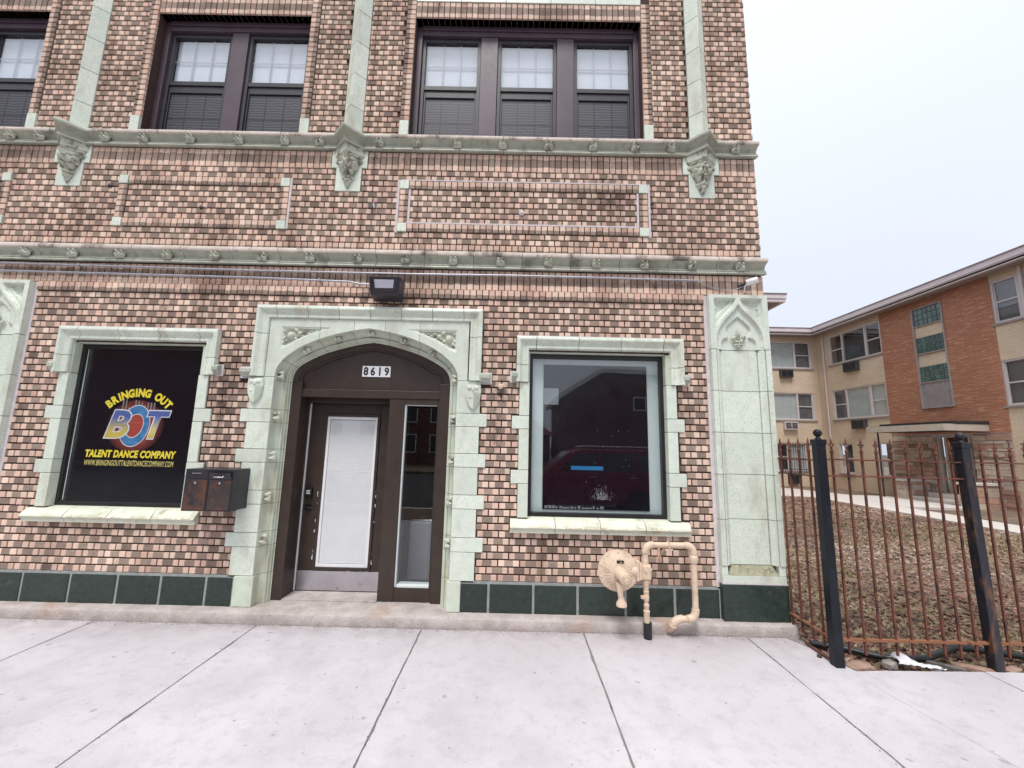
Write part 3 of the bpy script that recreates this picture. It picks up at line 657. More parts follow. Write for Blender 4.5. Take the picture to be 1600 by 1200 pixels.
for a, b_ in UPW:
    for xx in (a-.106, b_+.002): part('corner_block', 'terracotta', wall, (xx, xx+.104, -.018, .14, 5.114, 5.326))
    if a > -2:
        for i in range(5): part('lintel_block', 'terracotta', bld, (a+i*(b_-a)/5+.002, a+(i+1)*(b_-a)/5-.002, -.012, .06, 6.932, 7.25))

# --- belt courses
BELT = [(-.02,.012),(.012,.008),(.036,.003),(.044,.012),(.040,.024),(.028,.030),(.036,.038),(.030,.048),(.012,.055),(.008,.075),(.016,.098),(.038,.118),(.060,.127),(.066,.128),(-.02,.128)]
LIP = [(-.02,.1285),(.072,.1285),(.080,.136),(.082,.150),(.078,.170),(.060,.186),(-.02,.192)]
ros = rosette_mesh('rosette')
def rosette(parent, x, y, z, s=1.0, rx=0.0, rz=0.0, ry=0.0):
    o = bpy.data.objects.new('rosette', ros); col.objects.link(o); o.parent = parent; o.location = (x, y, z); o.scale = (s, s, s); o.rotation_euler = (rx, ry, rz)
def belt(z0, segs, vees, rs, hgt):
    k = hgt/.192; prof = [(n, z0+w_*k) for n, w_ in BELT]; lip = [(n, z0+w_*k) for n, w_ in LIP]
    root = None
    for a, b_, nseg in segs:
        for i in range(nseg):
            x0 = a+(b_-a)*i/nseg+.0025; x1 = a+(b_-a)*(i+1)/nseg-.0025
            m_ = MB(); dy = random.uniform(-.002, .002)
            m_.sweep([(x1, dy), (x0, dy)], prof, XY)
            if root is None: root = m_.build('belt_course', 'terracotta_belt', bld)
            else: m_.build('belt_block', 'terracotta_belt', root)
            MB().sweep([(x1, dy), (x0, dy)], lip, XY).build('drip_lip', 'belt_lip', root)
    for c_ in vees:
        m_ = MB(); m_.sweep([(c_+.24, 0), (c_+.135, 0), (c_, -.135), (c_-.135, 0), (c_-.24, 0)], prof, XY); m_.build('belt_block', 'terracotta_belt', root)
        MB().sweep([(c_+.24, 0), (c_+.135, 0), (c_, -.135), (c_-.135, 0), (c_-.24, 0)], lip, XY).build('drip_lip', 'terracotta_belt', root)
    for x in rs: rosette(root, x, -.032, z0+.086*k, 1.12, R(-8))
    return root
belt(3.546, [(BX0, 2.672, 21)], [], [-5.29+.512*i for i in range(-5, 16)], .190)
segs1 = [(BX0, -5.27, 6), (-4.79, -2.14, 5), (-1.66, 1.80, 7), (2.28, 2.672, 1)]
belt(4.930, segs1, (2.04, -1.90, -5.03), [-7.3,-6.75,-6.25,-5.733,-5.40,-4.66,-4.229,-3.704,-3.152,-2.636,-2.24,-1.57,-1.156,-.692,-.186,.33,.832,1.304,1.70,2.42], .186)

# --- pointed buttress strips
for c_ in (2.04, -1.90, -5.03):
    root = None; zz = 5.02
    while zz < ZT:
        z1 = min(zz+.415, ZT); z0 = max(zz, 5.10)
        m_ = MB(); m_.prism([(c_-.108,.03),(c_-.108,-.006),(c_,-.105),(c_+.108,-.006),(c_+.108,.03)], z0+.003, z1-.003, 'z')
        if root is None: root = m_.build('buttress_strip', 'terracotta', bld, bevel=.003)
        else: m_.build('terracotta_block', 'terracotta', root, bevel=.003)
        zz = z1

# --- carved corbels under the strips
def corbel(c_):
    root = part('corbel', 'terracotta', bld, (c_-.20, c_+.20, -.010, .04, 4.722, 4.931))
    part('backing_block', 'terracotta', root, (c_-.141, c_+.141, -.010, .04, 4.440, 4.720))
    gx = np.linspace(-.185, .185, 112); gz = np.linspace(4.455, 4.945, 150); X, Z = np.meshgrid(gx, gz, indexing='ij')
    A = np.abs(X)
    def wedge(zlo, zhi, w0, w1, d0, d1):       # V-plan wedge between two levels
        t = np.clip((Z-zlo)/(zhi-zlo), 0, 1); w_ = w0+(w1-w0)*t; d_ = d0+(d1-d0)*t
        return np.where((Z >= zlo) & (Z <= zhi), np.clip(d_*(1-A/w_), 0, None), 0)
    H = wedge(4.455, 4.565, .004, .060, .004, .062)
    H = np.maximum(H, wedge(4.572, 4.602, .068, .075, .078, .084))
    H = np.maximum(H, wedge(4.60, 4.765, .072, .135, .066, .115))
    H = np.maximum(H, wedge(4.765, 4.80, .15, .165, .12, .13)); H = np.maximum(H, wedge(4.80, 4.845, .135, .15, .10, .11))
    H = np.maximum(H, wedge(4.845, 4.945, .165, .175, .135, .14))
    H = blur(H, 2)
    body = (Z > 4.60) & (Z < 4.77)
    car = blobs(A, Z, [(.055,4.70,.028,.05,.3,.026),(.0,4.715,.026,.030,0,.030),(.022,4.745,.030,.018,.6,.024),(.085,4.735,.034,.022,.7,.024),(.045,4.64,.022,.030,.4,.020),(.0,4.655,.020,.018,0,.024),(.10,4.70,.020,.03,-.3,.018),(.028,4.685,.014,.014,0,.026),(.07,4.665,.014,.022,.2,.018)])
    H = H+np.where(body, 1.5*car*np.clip(H/.03, 0, 1)-.012*(car < .004), 0)
    bud = blobs(A, Z, [(.0,4.53,.018,.022,0,.022),(.026,4.545,.016,.022,.5,.018),(.010,4.495,.014,.018,0,.016)])
    H = H+np.where(Z < 4.57, bud, 0)
    top = blobs(A, Z, [(.10,4.822,.030,.016,.3,.022),(.04,4.822,.018,.014,0,.02)])
    H = H+np.where((Z > 4.80) & (Z < 4.845), top, 0)
    relief('carved_ornament', X+c_, Z, H, -.0105, 'terracotta_carved', root, mask=H > .0015)
for c_ in (2.04, -1.90, -5.03): corbel(c_)

# --- pilasters with tracery heads
def pilaster(x0, x1, cut=False):
    c_ = (x0+x1)/2; root = MB().box(x0+.003, x1-.003, .014, .08, .36, 3.310).build('pilaster', 'grout', bld)
    W = x1-x0
    # plain frame stones and panel below the head, in courses
    lev = [.595, 1.021, 1.453, 1.867, 2.291, 2.722]
    for z0, z1 in zip(lev, lev[1:]):
        p_ = [(0,0)]
        for sgn in (-1, 1):
            e_ = x0 if sgn < 0 else x1; f = lambda d: e_-sgn*d
            m_ = MB(); pr = [(f(0),.013),(f(0),-.052),(f(.050),-.052),(f(.053),-.022),(f(.057),-.022),(f(.060),-.044),(f(.074),-.044),(f(.080),-.034),(f(.098),-.014),(f(.108),-.008),(f(.110),.013)]
            m_.prism(pr, z0+.0026, z1-.0026, 'z'); m_.build('frame_stone', 'terracotta', root)
        part('panel_stone', 'terracotta', root, (x0+.1155, x1-.1155, .003, .03, z0+.0026, z1-.0026), bevel=.002)
    # sloped foot
    m_ = MB(); m_.hexa([(x0,-.045,.44),(x1,-.045,.44),(x1,.03,.44),(x0,.03,.44),(x0,-.045,.505),(x1,-.045,.505),(x1,.03,.505),(x0,.03,.505)]); m_.build('foot_stone', 'terracotta', root, bevel=.003)
    for sgn in (-1, 1):
        e_ = x0 if sgn < 0 else x1
        m_ = MB(); m_.box(min(e_, e_-sgn*.06), max(e_, e_-sgn*.06), -.041, .02, .507, .593); m_.build('frame_stone', 'terracotta', root, bevel=.004)
    m_ = MB(); m_.hexa([(x0+.062,-.042,.507),(x1-.062,-.042,.507),(x1-.062,.02,.507),(x0+.062,.02,.507),(x0+.11,-.005,.592),(x1-.11,-.005,.592),(x1-.11,.02,.592),(x0+.11,.02,.592)]); m_.build('weathered_slope', 'weathered', root)
    MB().box(x0-.012, x1+.005, -.062, .03, .10, .428).build('plinth', 'tile_green', root, bevel=.006)
    MB().box(x0-.004, x1+.002, -.052, .03, .4285, .4395).build('mortar_bed', 'new_mortar', root)
    # traceried head
    k = W/.61
    gx = np.linspace(-W/2, W/2, 150); gz = np.linspace(2.7255, 3.312, 150); X, Z = np.meshgrid(gx, gz, indexing='ij'); A = np.abs(X)/k; zz = (Z-2.7245)
    def sym(pts): return [(-x, z_) for x, z_ in pts]+[(x, z_) for x, z_ in reversed(pts)]
    inner = [(.240,-.01),(.238,.10),(.225,.17),(.198,.235),(.155,.30),(.105,.355),(.060,.400),(.025,.440),(.004,.475)]
    outer = [(.268,-.01),(.268,.12),(.258,.19),(.232,.255),(.190,.32),(.140,.375),(.095,.42),(.058,.462),(.030,.52),(.026,.56)]
    cusp = [(.180,-.01),(.180,.06),(.172,.095),(.150,.118),(.125,.122),(.104,.132),(.116,.165),(.128,.200),(.122,.235),(.098,.268),(.060,.305),(.022,.335),(.004,.352)]
    def poly_in(pts): return pip(A, zz, [(0,-.02)]+[(0,-.02)]+pts[::1]+[(0, pts[-1][1])])
    H = np.full(X.shape, .052)
    spand = (~poly_in(outer)) & (A < .248) & (zz > .20) & (zz < .548)
    H[spand] = .016
    tref = spand & (np.minimum(np.minimum(.232-A, .532-zz), 1) > 0) & pip(A, zz, [(.06,.525),(.10,.532),(.135,.515),(.155,.532),(.20,.53),(.228,.525),(.222,.47),(.206,.452),(.226,.44),(.228,.35),(.222,.345),(.20,.38),(.165,.42),(.135,.44),(.13,.465),(.11,.475)])
    H[tref] = -.004
    inn = poly_in(inner); H[inn] = .030
    H[poly_in([(x-.012 if x > .02 else x, z_-(.012 if z_ > .1 else 0)) for x, z_ in inner])] = .020
    H[poly_in(cusp)] = -.004
    H = blur(H, 1)
    relief('tracery_head', X+c_, Z, H, 0, 'terracotta', root)
    for xa, xb in ((x0, x0+.010), (x1-.010, x1)): part('head_side', 'terracotta', root, (xa, xb, -.0508, .03, 2.7255, 3.311), bevel=0)
    part('head_top', 'terracotta', root, (x0+.0105, x1-.0105, -.0505, .03, 3.300, 3.311), bevel=0)
    fl = blobs(X, zz, [(0,.165,.020,.062,0,.034),(-.052,.125,.026,.022,.3,.036),(.052,.125,.026,.022,-.3,.030),(-.034,.10,.016,.040,.75,.024),(.034,.10,.016,.040,-.75,.024),(.065,.138,.020,.012,.9,.024),(-.066,.118,.016,.016,0,.03),(0,.085,.042,.011,0,.034),(0,.055,.016,.034,0,.03),(-.032,.052,.020,.013,.5,.03),(.032,.052,.020,.013,-.5,.03),(0,.03,.032,.010,0,.026)])
    relief('fleur_de_lis', X+c_, Z, fl*1.3, .003, 'terracotta_carved', root, mask=fl > .001)
pilaster(2.034, 2.645); pilaster(-5.775, -5.165)

# --- base course of dark tiles and the worn stone ledge
bc = None
for lst in ([-8.2,-7.5,-7.03,-6.57,-6.1,-5.63,-5.16,-4.696,-4.233,-3.776,-3.357,-2.919,-2.655], [-.478,-.199,.230,.654,1.113,1.584,2.02]):
    for a, b_ in zip(lst, lst[1:]):
        m_ = MB().box(a+.010, b_-.010, -.016+random.uniform(-.003,.003), .02, .10, .366)
        if bc is None: bc = m_.build('base_course', 'tile_green', bld, bevel=.008)
        else: m_.build('tile', 'tile_green', bc, bevel=.008)
part('tile_joint', 'tile_mortar', bc, (-8.2,-2.655,-.010,.015,.09,.37), bevel=0); part('tile_joint', 'tile_mortar', bc, (-.478,2.02,-.010,.015,.09,.37), bevel=0)
n = 220; xsL = np.linspace(BX0, 2.668, n); prof = [(-.118,-.02),(-.120,.03),(-.120,.078),(-.114,.094),(-.100,.100),(-.05,.105),(.0,.108),(.40,.112)]
rows = []
for i, x in enumerate(xsL):
    ch = .012*abs(math.sin(x*2.3)+.6*math.sin(x*7.1+1)); j = random.uniform(-.003, .003)
    rows.append([(x, y+(j+ch*.35 if 1 < q < 5 else 0), z_-(ch*.5 if 2 < q < 5 else 0)+(j*.4 if q > 1 else 0)) for q, (y, z_) in enumerate(prof)])
lg = MB(); lg.grid(rows); lg.add([(2.668, y, z_) for y, z_ in prof]+[(2.668,.4,-.02)], [tuple(range(len(prof)+1))])
lg.build('stone_ledge', 'ledge_stone', bld, smooth=True)

# ------------------------------------------------------------------ portal
portal = MB().box(-2.70, -2.49, .02, .12, .108, 2.30).build('portal', 'grout', bld)
part('jamb_core', 'grout', portal, (-.57, -.36, .02, .12, .108, 2.30), bevel=0)
zq = [(.108,.385,0),(.385,.65,0),(.65,.785,1),(.785,1.055,0),(1.055,1.19,1),(1.19,1.46,0),(1.46,1.595,1),(1.595,1.865,0),(1.865,2.0,1),(2.0,2.335,0)]
for z0, z1, wd in zq:
    for sgn in (-1, 1):
        xi = CX+sgn*.948; xo = (-2.712 if sgn < 0 else -.344) + sgn*(.074 if wd else 0)
        if z0 < .2: xo = -2.648 if sgn < 0 else -.470; xi = CX+sgn*.93
        a, b_ = sorted((xi, xo)); part('quoin_block', 'terracotta' if z0 > .2 else 'terracotta_reveal', portal, (a, b_, -.013+random.uniform(-.002,.002)-(.012 if z0 < .2 else 0), .06, z0+.0024, z1-.0024))
# label stops: small returns with shields beneath
def label_stop(x, zt, sgn, parent, w_=.10):
    m_ = MB(); pr = [(.01,zt-.095),(-.030,zt-.095),(-.038,zt-.080),(-.058,zt-.060),(-.070,zt-.052),(-.070,zt-.018),(-.045,zt),(.01,zt+.004)]
    x0, x1 = sorted((x, x+sgn*w_)); m_.add([(x0, y, z_) for y, z_ in pr]+[(x1, y, z_) for y, z_ in pr], [tuple(range(8)), tuple(range(15, 7, -1))]+[(i, i+8, (i+1) % 8+8, (i+1) % 8) for i in range(8)])
    m_.build('label_stop', 'terracotta_belt', parent, bevel=.002)
    part('mortar_joint', 'new_mortar', parent, (x0-(.02 if sgn < 0 else -.0), x1+(.02 if sgn > 0 else 0), -.004, .03, zt-.11, zt+.012), bevel=0)
# hood moulding (profile: n = towards the inside of the frame, w = depth)
HOOD = [(-.002,.03),(-.002,-.058),(.020,-.066),(.034,-.066),(.040,-.058),(.062,-.034),(.092,-.026),(.104,-.034),(.118,-.034),(.126,-.020),(.130,.03)]
def hood(x0, x1, zt, zb0, zb1, ntop, parent, sc_=1.0):
    prof = [(-n*sc_, w_*1.0) for n, w_ in HOOD]; m1 = .20
    runs = [[(x0, zb0), (x0, zt-m1-.1)], [(x0, zt-m1-.094), (x0, zt), (x0+m1, zt)]]
    L = x1-x0-2*m1
    for i in range(ntop): runs.append([(x0+m1+L*i/ntop+.006, zt), (x0+m1+L*(i+1)/ntop, zt)])
    runs += [[(x1-m1+.006, zt), (x1, zt), (x1, zt-m1-.094)], [(x1, zt-m1-.1), (x1, zb1)]]
    for r_ in runs:
        if (Vector(r_[0])-Vector(r_[-1])).length < .02: continue
        m_ = MB(); m_.sweep(r_, prof, XZ); m_.build('hood_block', 'terracotta', parent)
hood(-2.71, -.343, 3.088, 2.338, 2.338, 6, portal)
part('mortar_cap', 'new_mortar', portal, (-2.72, -.335, -.045, .02, 3.089, 3.098), bevel=0)
label_stop(-2.70, 2.425, -1, portal, .115); label_stop(-.353, 2.415, 1, portal, .105)
# spandrel stones over the arch
def spandrel(x0, x1):
    n = max(8, int((x1-x0)/.0055)); gx = np.linspace(x0+.0015, x1-.0015, n); mz = 84
    zl = np.array([arch_z(x-CX) if abs(x-CX) <= .948 else 2.338 for x in gx]); zl = np.maximum(zl, 2.338)
    T = np.linspace(0, 1, mz)[None, :]; X = np.repeat(gx[:, None], mz, 1); Z = zl[:, None]+(2.958-zl[:, None])*T; A = np.abs(X-CX)
    za = np.interp(A, [p[0] for p in OUT], [p[1] for p in OUT]); za = np.where(A > .948, 2.385-(A-.948)*6, za)
    H = np.full(X.shape, .013)
    slope = np.interp(A, [p[0] for p in OUT[:-1]], [abs((b_[1]-a[1])/(b_[0]-a[0])) for a, b_ in zip(OUT, OUT[1:])]); dist = (Z-za)/np.sqrt(1+slope**2)
    reg = (A < .925) & (Z < 2.868) & (dist > .078)
    H[reg] = .006
    reg2 = (A < .905) & (Z < 2.850) & (dist > .092) & (A > .50)
    H[reg2] = -.016
    car = 1.35*blobs(A, Z, [(.835,2.775,.036,.046,.3,.030),(.775,2.835,.03,.018,.3,.024),(.735,2.80,.028,.026,0,.026),(.69,2.825,.026,.018,-.3,.022),(.65,2.80,.024,.016,.5,.02),(.61,2.825,.022,.013,0,.02),(.57,2.835,.02,.011,0,.016),(.885,2.71,.020,.030,.4,.024),(.89,2.83,.016,.02,0,.02),(.86,2.66,.018,.018,0,.02),(.78,2.745,.022,.016,.6,.02),(.70,2.775,.018,.012,.4,.016),(.895,2.75,.012,.02,0,.016),(.755,2.772,.016,.016,0,.02)])
    H = np.where(reg2, H+car, H)
    H = blur(H, 1)
    o = relief('spandrel_stone', X, Z, H, 0, 'terracotta', portal)
    if abs((x0+x1)/2-CX) > .35:
        msk = reg2
        relief('carved_spandrel', X, Z, np.where(reg2, H+.0012, H), 0, 'terracotta_carved', portal, mask=msk)
cuts = [CX-1.05, CX-.52, CX-.165, CX+.165, CX+.53, CX+1.05]
for a, b_ in zip(cuts, cuts[1:]): spandrel(a, b_)
# moulded reveal: lofted between the outer and inner arches, in voussoirs
REV = [(-.004,-.011),(.03,.000),(.07,.028),(.16,.062),(.30,.088),(.46,.100),(.58,.104),(.60,.094),(.66,.088),(.74,.088),(.80,.096),(.82,.120),(.90,.124),(.92,.152),(1.0,.156)]
def fullpath(P, zb): return [(CX-P[-1][0], zb)]+[(CX-x, z_) for x, z_ in reversed(P)]+[(CX+x, z_) for x, z_ in P[1:]]+[(CX+P[-1][0], zb)]
def refine(zlist, OUTp, INNp):
    return list(zip(OUTp, INNp))
pairs = []
for z_ in [.108,.385,.65,.785,1.055,1.19,1.46,1.595,1.865,2.0,2.30]: pairs.append(((CX-.948, z_), (CX-.848, z_)))
arch_pairs = [((CX-o_[0], o_[1]), (CX-i_[0], i_[1])) for o_, i_ in zip(reversed(OUT), reversed(INN))]+[((CX+o_[0], o_[1]), (CX+i_[0], i_[1])) for o_, i_ in zip(OUT[1:], INN[1:])]
def loft(prs, name='reveal_stone', mat='terracotta_reveal'):
    rows = [[(o_[0]+(i_[0]-o_[0])*p, y, o_[1]+(i_[1]-o_[1])*p) for p, y in REV] for o_, i_ in prs]
    m_ = MB(); m_.grid(rows); return m_.build(name, mat, portal, smooth='auto')
def shrink(prs, e_=.0016):
    prs = list(prs); (o0, i0), (o1, i1) = prs[0], prs[1]
    def mv(a, b_): v = (Vector(b_)-Vector(a)); v = v.normalized()*e_ if v.length else v; return (a[0]+v.x, a[1]+v.y)
    prs[0] = (mv(o0, o1), mv(i0, i1)); (oa, ia), (ob, ib) = prs[-2], prs[-1]; prs[-1] = (mv(ob, oa), mv(ib, ia)); return prs
for q, r_ in zip(pairs, pairs[1:]):
    loft(shrink([q, r_])); mir = lambda t_: ((2*CX-t_[0][0], t_[0][1]), (2*CX-t_[1][0], t_[1][1])); loft(shrink([mir(r_), mir(q)]))
loft(shrink([((CX-.948,2.30),(CX-.848,2.30))]+arch_pairs[:4])); 
NA = len(arch_pairs); bounds = [3, 8, 12, NA-13, NA-9, NA-4]
for a, b_ in zip(bounds, bounds[1:]): loft(shrink(arch_pairs[a:b_+1]))
loft(shrink(arch_pairs[NA-4:]+[((CX+.948,2.30),(CX+.848,2.30))]))
# dark joint bed behind the reveal stones
bk = MB(); bk.grid([[(o_[0]+(i_[0]-o_[0])*p, y+.004, o_[1]+(i_[1]-o_[1])*p+(.004 if abs(o_[0]-CX) < .9 else 0)) for p, y in REV[1:]] for o_, i_ in [pairs[0]]+pairs[1:]+arch_pairs+[((2*CX-o_[0], o_[1]), (2*CX-i_[0], i_[1])) for o_, i_ in reversed(pairs)]])
bk.build('joint_bed', 'mortar', portal)
for zc in (1.9325, 1.5275, 1.1225, .7175):
    for sgn in (-1, 1): rosette(portal, CX+sgn*.915, .066, zc, 1.15, 0, R(-sgn*42)*-1)
for dx in (0, .36, -.36, .69, -.69):
    z_ = arch_z(dx); sl_ = math.atan2(arch_z(abs(dx)+.02)-arch_z(max(0, abs(dx)-.02)), .04)*(1 if dx >= 0 else -1)
    rosette(portal, CX+dx*.965, .064, z_-.042, 1.05, R(-40), 0, -sl_ if dx else 0)
for sgn in (-1, 1): rosette(portal, CX+sgn*.915, .066, 2.36, 1.1, 0, R(-sgn*42)*-1)
# shields under the label stops
def shield(xc, zc):
    gx = np.linspace(-.095, .095, 60); gz = np.linspace(-.15, .14, 90); X, Z = np.meshgrid(gx, gz, indexing='ij')
    poly = [(-.075,.125),(.075,.125),(.082,.05),(.07,-.03),(.045,-.09),(0,-.138),(-.045,-.09),(-.07,-.03),(-.082,.05)]
    ins = pip(X, Z, poly); H = np.where(ins, .030-.10*np.abs(X)**1.2, 0); H = blur(H, 2)
    H += np.where(ins & (X > .008) & (Z < .045), .006*np.sign(np.sin(X*260)*np.sin(Z*260)), 0)
    H += np.where(ins & (Z > .05), blobs(X, Z, [(-.035,.09,.026,.022,.5,.012),(.035,.09,.026,.022,-.5,.012),(0,.075,.016,.03,0,.012)]), 0)
    H += blobs(X, Z, [(-.032,-.005,.012,.012,0,.010)])
    relief('shield', X+xc, Z+zc, H, -.013, 'terracotta', portal, mask=H > .0012)
shield(-2.655, 2.19); shield(-.415, 2.17)

# ------------------------------------------------------------------ street-level windows
def street_window(a, b_, name):
    root = MB().box(a-HW, a, .012, .14, .985, 2.656).build(name, 'grout', bld)
    part('surround_core', 'grout', root, (b_, b_+HW, .012, .14, .985, 2.656), bevel=0)
    part('head_jamb', 'terracotta_reveal', root, (a-.05, a+.004, .004, .135, 2.339, 2.6555), bevel=0); part('head_jamb', 'terracotta_reveal', root, (b_-.004, b_+.05, .004, .135, 2.339, 2.6555), bevel=0)
    for z0, z1, wd in ((.985,1.312,0),(1.312,1.447,1),(1.447,1.855,0),(1.855,1.99,1),(1.99,2.335,0)):
        for sgn in (-1, 1):
            i_ = a+.004 if sgn < 0 else b_-.004; o_ = (a if sgn < 0 else b_)+sgn*(QW if wd else HW)
            p, q = sorted((i_, o_)); part('quoin_block', 'terracotta', root, (p, q, -.012+random.uniform(-.002,.002), .13, z0+.0024, z1-.0024), bevel=.004)
    part('lintel_block', 'terracotta_reveal', root, (a-HW+.01, b_+HW-.01, .025, .14, 2.657, 2.80), bevel=.002)
    hood(a-.132, b_+.170, 2.812, 2.338, 2.338, 3, root)
    part('mortar_cap', 'new_mortar', root, (a-.14, b_+.178, -.050, .02, 2.813, 2.822), bevel=0)
    label_stop(a-.120, 2.440, -1, root, .06); label_stop(b_+.160, 2.440, 1, root, .06)
    # chipped sill in four stones
    n = 4; x0, x1 = a-.168, b_+.182
    for i in range(n):
        u0, u1 = x0+(x1-x0)*i/n+.0025, x0+(x1-x0)*(i+1)/n-.0025; rows = []; chips = []; rs = random.Random(i*7+int(a*10))
        for j in range(25):
            t = u0+(u1-u0)*j/24; c_ = max(0, .014+.012*math.sin(t*9+i)+.010*math.sin(t*23+2*i)+.006*math.sin(t*61)+rs.uniform(-.003,.003))*(1 if 1 <= i or j > 12 else .15); chips.append(c_)
            rows.append([(t,.02,.850),(t,-.044,.850),(t,-.046,.885),(t,-.066,.893),(t,-.072,.903),(t,-.070+c_*.8,.917-c_*.5),(t,-.056+c_*.5,.930-c_*.2),(t,-.01,.972),(t,.10,.990)])
        m_ = MB(); m_.grid(rows); m_.add(rows[0], [tuple(range(9))]); m_.add(rows[-1], [tuple(range(9))]); so_ = m_.build('sill_stone', 'sill_stone', root); so_.data.materials.append(M['broken_edge'])
        for p_ in so_.data.polygons:
            if p_.index < 192 and p_.index % 8 == 4 and chips[p_.index//8] > .011: p_.material_index = 1
    fr = MB(); fy0, fy1 = .075, .135
    for q in ((a+.0045,a+.040,fy0,fy1,.992,2.655),(b_-.040,b_-.0045,fy0,fy1,.992,2.655),(a+.0405,b_-.0405,fy0+.001,fy1-.001,.992,1.028),(a+.0405,b_-.0405,fy0+.001,fy1-.001,2.612,2.655)): fr.box(*q)
    fr.build('frame', 'black_frame', root, bevel=.003)
    return root
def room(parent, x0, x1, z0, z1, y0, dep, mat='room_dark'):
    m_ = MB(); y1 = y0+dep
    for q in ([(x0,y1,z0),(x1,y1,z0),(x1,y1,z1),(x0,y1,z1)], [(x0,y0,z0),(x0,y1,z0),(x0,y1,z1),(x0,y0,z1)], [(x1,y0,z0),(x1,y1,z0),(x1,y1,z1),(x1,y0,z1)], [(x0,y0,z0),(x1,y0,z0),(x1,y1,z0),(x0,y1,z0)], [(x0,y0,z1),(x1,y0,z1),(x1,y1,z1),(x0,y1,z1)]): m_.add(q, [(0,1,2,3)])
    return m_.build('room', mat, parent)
surf('liner', (.62,.70,.70), (.70,.78,.78), rough=.7, scale=3, bstr=0)
wr = street_window(.158, 1.575, 'storefront_window')
part('pane', 'glass', wr, (.19, 1.543, .100, .104, 1.02, 2.62), bevel=0)
room(wr, .16, 1.573, .99, 2.65, .142, .16, 'pale_grey')
part('liner', 'liner', wr, (.17, 1.565, .150, .154, .995, 2.65), bevel=0)
part('blackout_board', 'sign_black', wr, (.318, 1.418, .140, .146, 1.055, 2.555), bevel=0)
part('tape_strip', 'tape_blue', wr, (.613, .945, .1375, .1395, 1.452, 1.492), bevel=0)
part('paper_note', 'paper', wr, (.322, .478, .137, .1392, 2.125, 2.300), bevel=0)
m_ = MB(); rs = random.Random(5)
for i in range(16):
    x = .34+i*.038; m_.box(x, x+rs.uniform(.02,.036), .1372, .1392, 1.062, 1.062+rs.uniform(.012,.03))
m_.build('scrap_paper', 'print_grey', wr)
m_ = MB()
for i in range(330):                              # dusty hand smear and drips on the glass
    if i < 300: x = rs.gauss(.92, .045); z_ = 1.16+abs(rs.gauss(0, .06))
    else: x = rs.uniform(.45, 1.4); z_ = rs.uniform(1.08, 2.1)
    s_ = rs.uniform(.0005, .0012); l = s_*rs.uniform(1, 5); m_.add([(x-s_,.0992,z_-l),(x+s_,.0992,z_-l),(x+s_*1.2,.0992,z_+l),(x-s_,.0992,z_+l)], [(0,1,2,3)])
stuff(m_.build('dust_smear', 'dust_white', wr))
wl = street_window(-4.62, -3.262, 'storefront_window')

# black vinyl window sign
sg = thing('window_sign', 'black window sign with yellow dance company lettering and blue gold initials', 'sign', (-3.94, .09, 1.03))
part('panel', 'sign_black', sg, (-4.578, -3.303, .092, .098, 1.03, 2.61), bevel=0)
part('edge_strip', 'pale_grey', sg, (-4.560, -4.553, .0905, .0917, 1.04, 2.60), bevel=0)
def text_mesh(s_, size, shear=0.0, off=0.0, sp=1.0):
    cu = bpy.data.curves.new('t', 'FONT'); cu.body = s_; cu.size = size; cu.shear = shear; cu.offset = off; cu.space_character = sp
    cu.align_x = 'CENTER'; cu.resolution_u = 3; cu.extrude = 0
    t_ = bpy.data.objects.new('t', cu); col.objects.link(t_); dg = bpy.context.evaluated_depsgraph_get(); dg.update()
    me = bpy.data.meshes.new_from_object(t_.evaluated_get(dg)); bpy.data.objects.remove(t_); bpy.data.curves.remove(cu); me.materials.clear(); return me
def lettering(s_, x, z_, width, h_, mat, parent, y, shear=0.0, off=0.0, sp=1.0, rot=0.0, name='lettering', sx=None):
    me = text_mesh(s_, 1.0, shear, off, sp); co = np.empty(len(me.vertices)*3); me.vertices.foreach_get('co', co); co = co.reshape(-1, 3)
    x0, x1, y0, y1 = co[:,0].min(), co[:,0].max(), co[:,1].min(), co[:,1].max()
    kz = h_/(y1-y0); kx = width/(x1-x0) if width else sx*kz
    co[:,0] = (co[:,0]-(x0+x1)/2)*kx; co[:,1] = (co[:,1]-y0)*kz
    ca, sa = math.cos(rot), math.sin(rot)
    X = x+co[:,0]*ca-co[:,1]*sa; Z = z_+co[:,0]*sa+co[:,1]*ca
    me.vertices.foreach_set('co', np.stack([X, y+co[:,2]*.0, Z], -1).ravel()); me.update()
    return obj(name, me, mat, parent)
lettering('TALENT DANCE COMPANY', -3.935, 1.470, .94, .078, 'print_yellow', sg, .0885, .10, .05, 1.04)
lettering('WWW.BRINGINGOUTTALENTDANCECOMPANY.COM', -3.94, 1.388, .92, .056, 'print_cream', sg, .0885, .05, .0, 1.05)
arcc = (-3.93, 1.730); rad = .400; word = 'BRINGING OUT'
adv = [.55 if ch == 'I' else .75 if ch == ' ' else 1.0 for ch in word]; tot_ = sum(adv); run_ = 0
for i, ch in enumerate(word):
    run_ += adv[i]
    if ch == ' ': continue
    th = R(50-100*(run_-adv[i]/2)/tot_); lettering(ch, arcc[0]-rad*math.sin(th)*.98, arcc[1]+rad*math.cos(th)*.93, None, .090, 'print_yellow', sg, .0885, 0, .055, 1, th*.95, 'letter', .82)
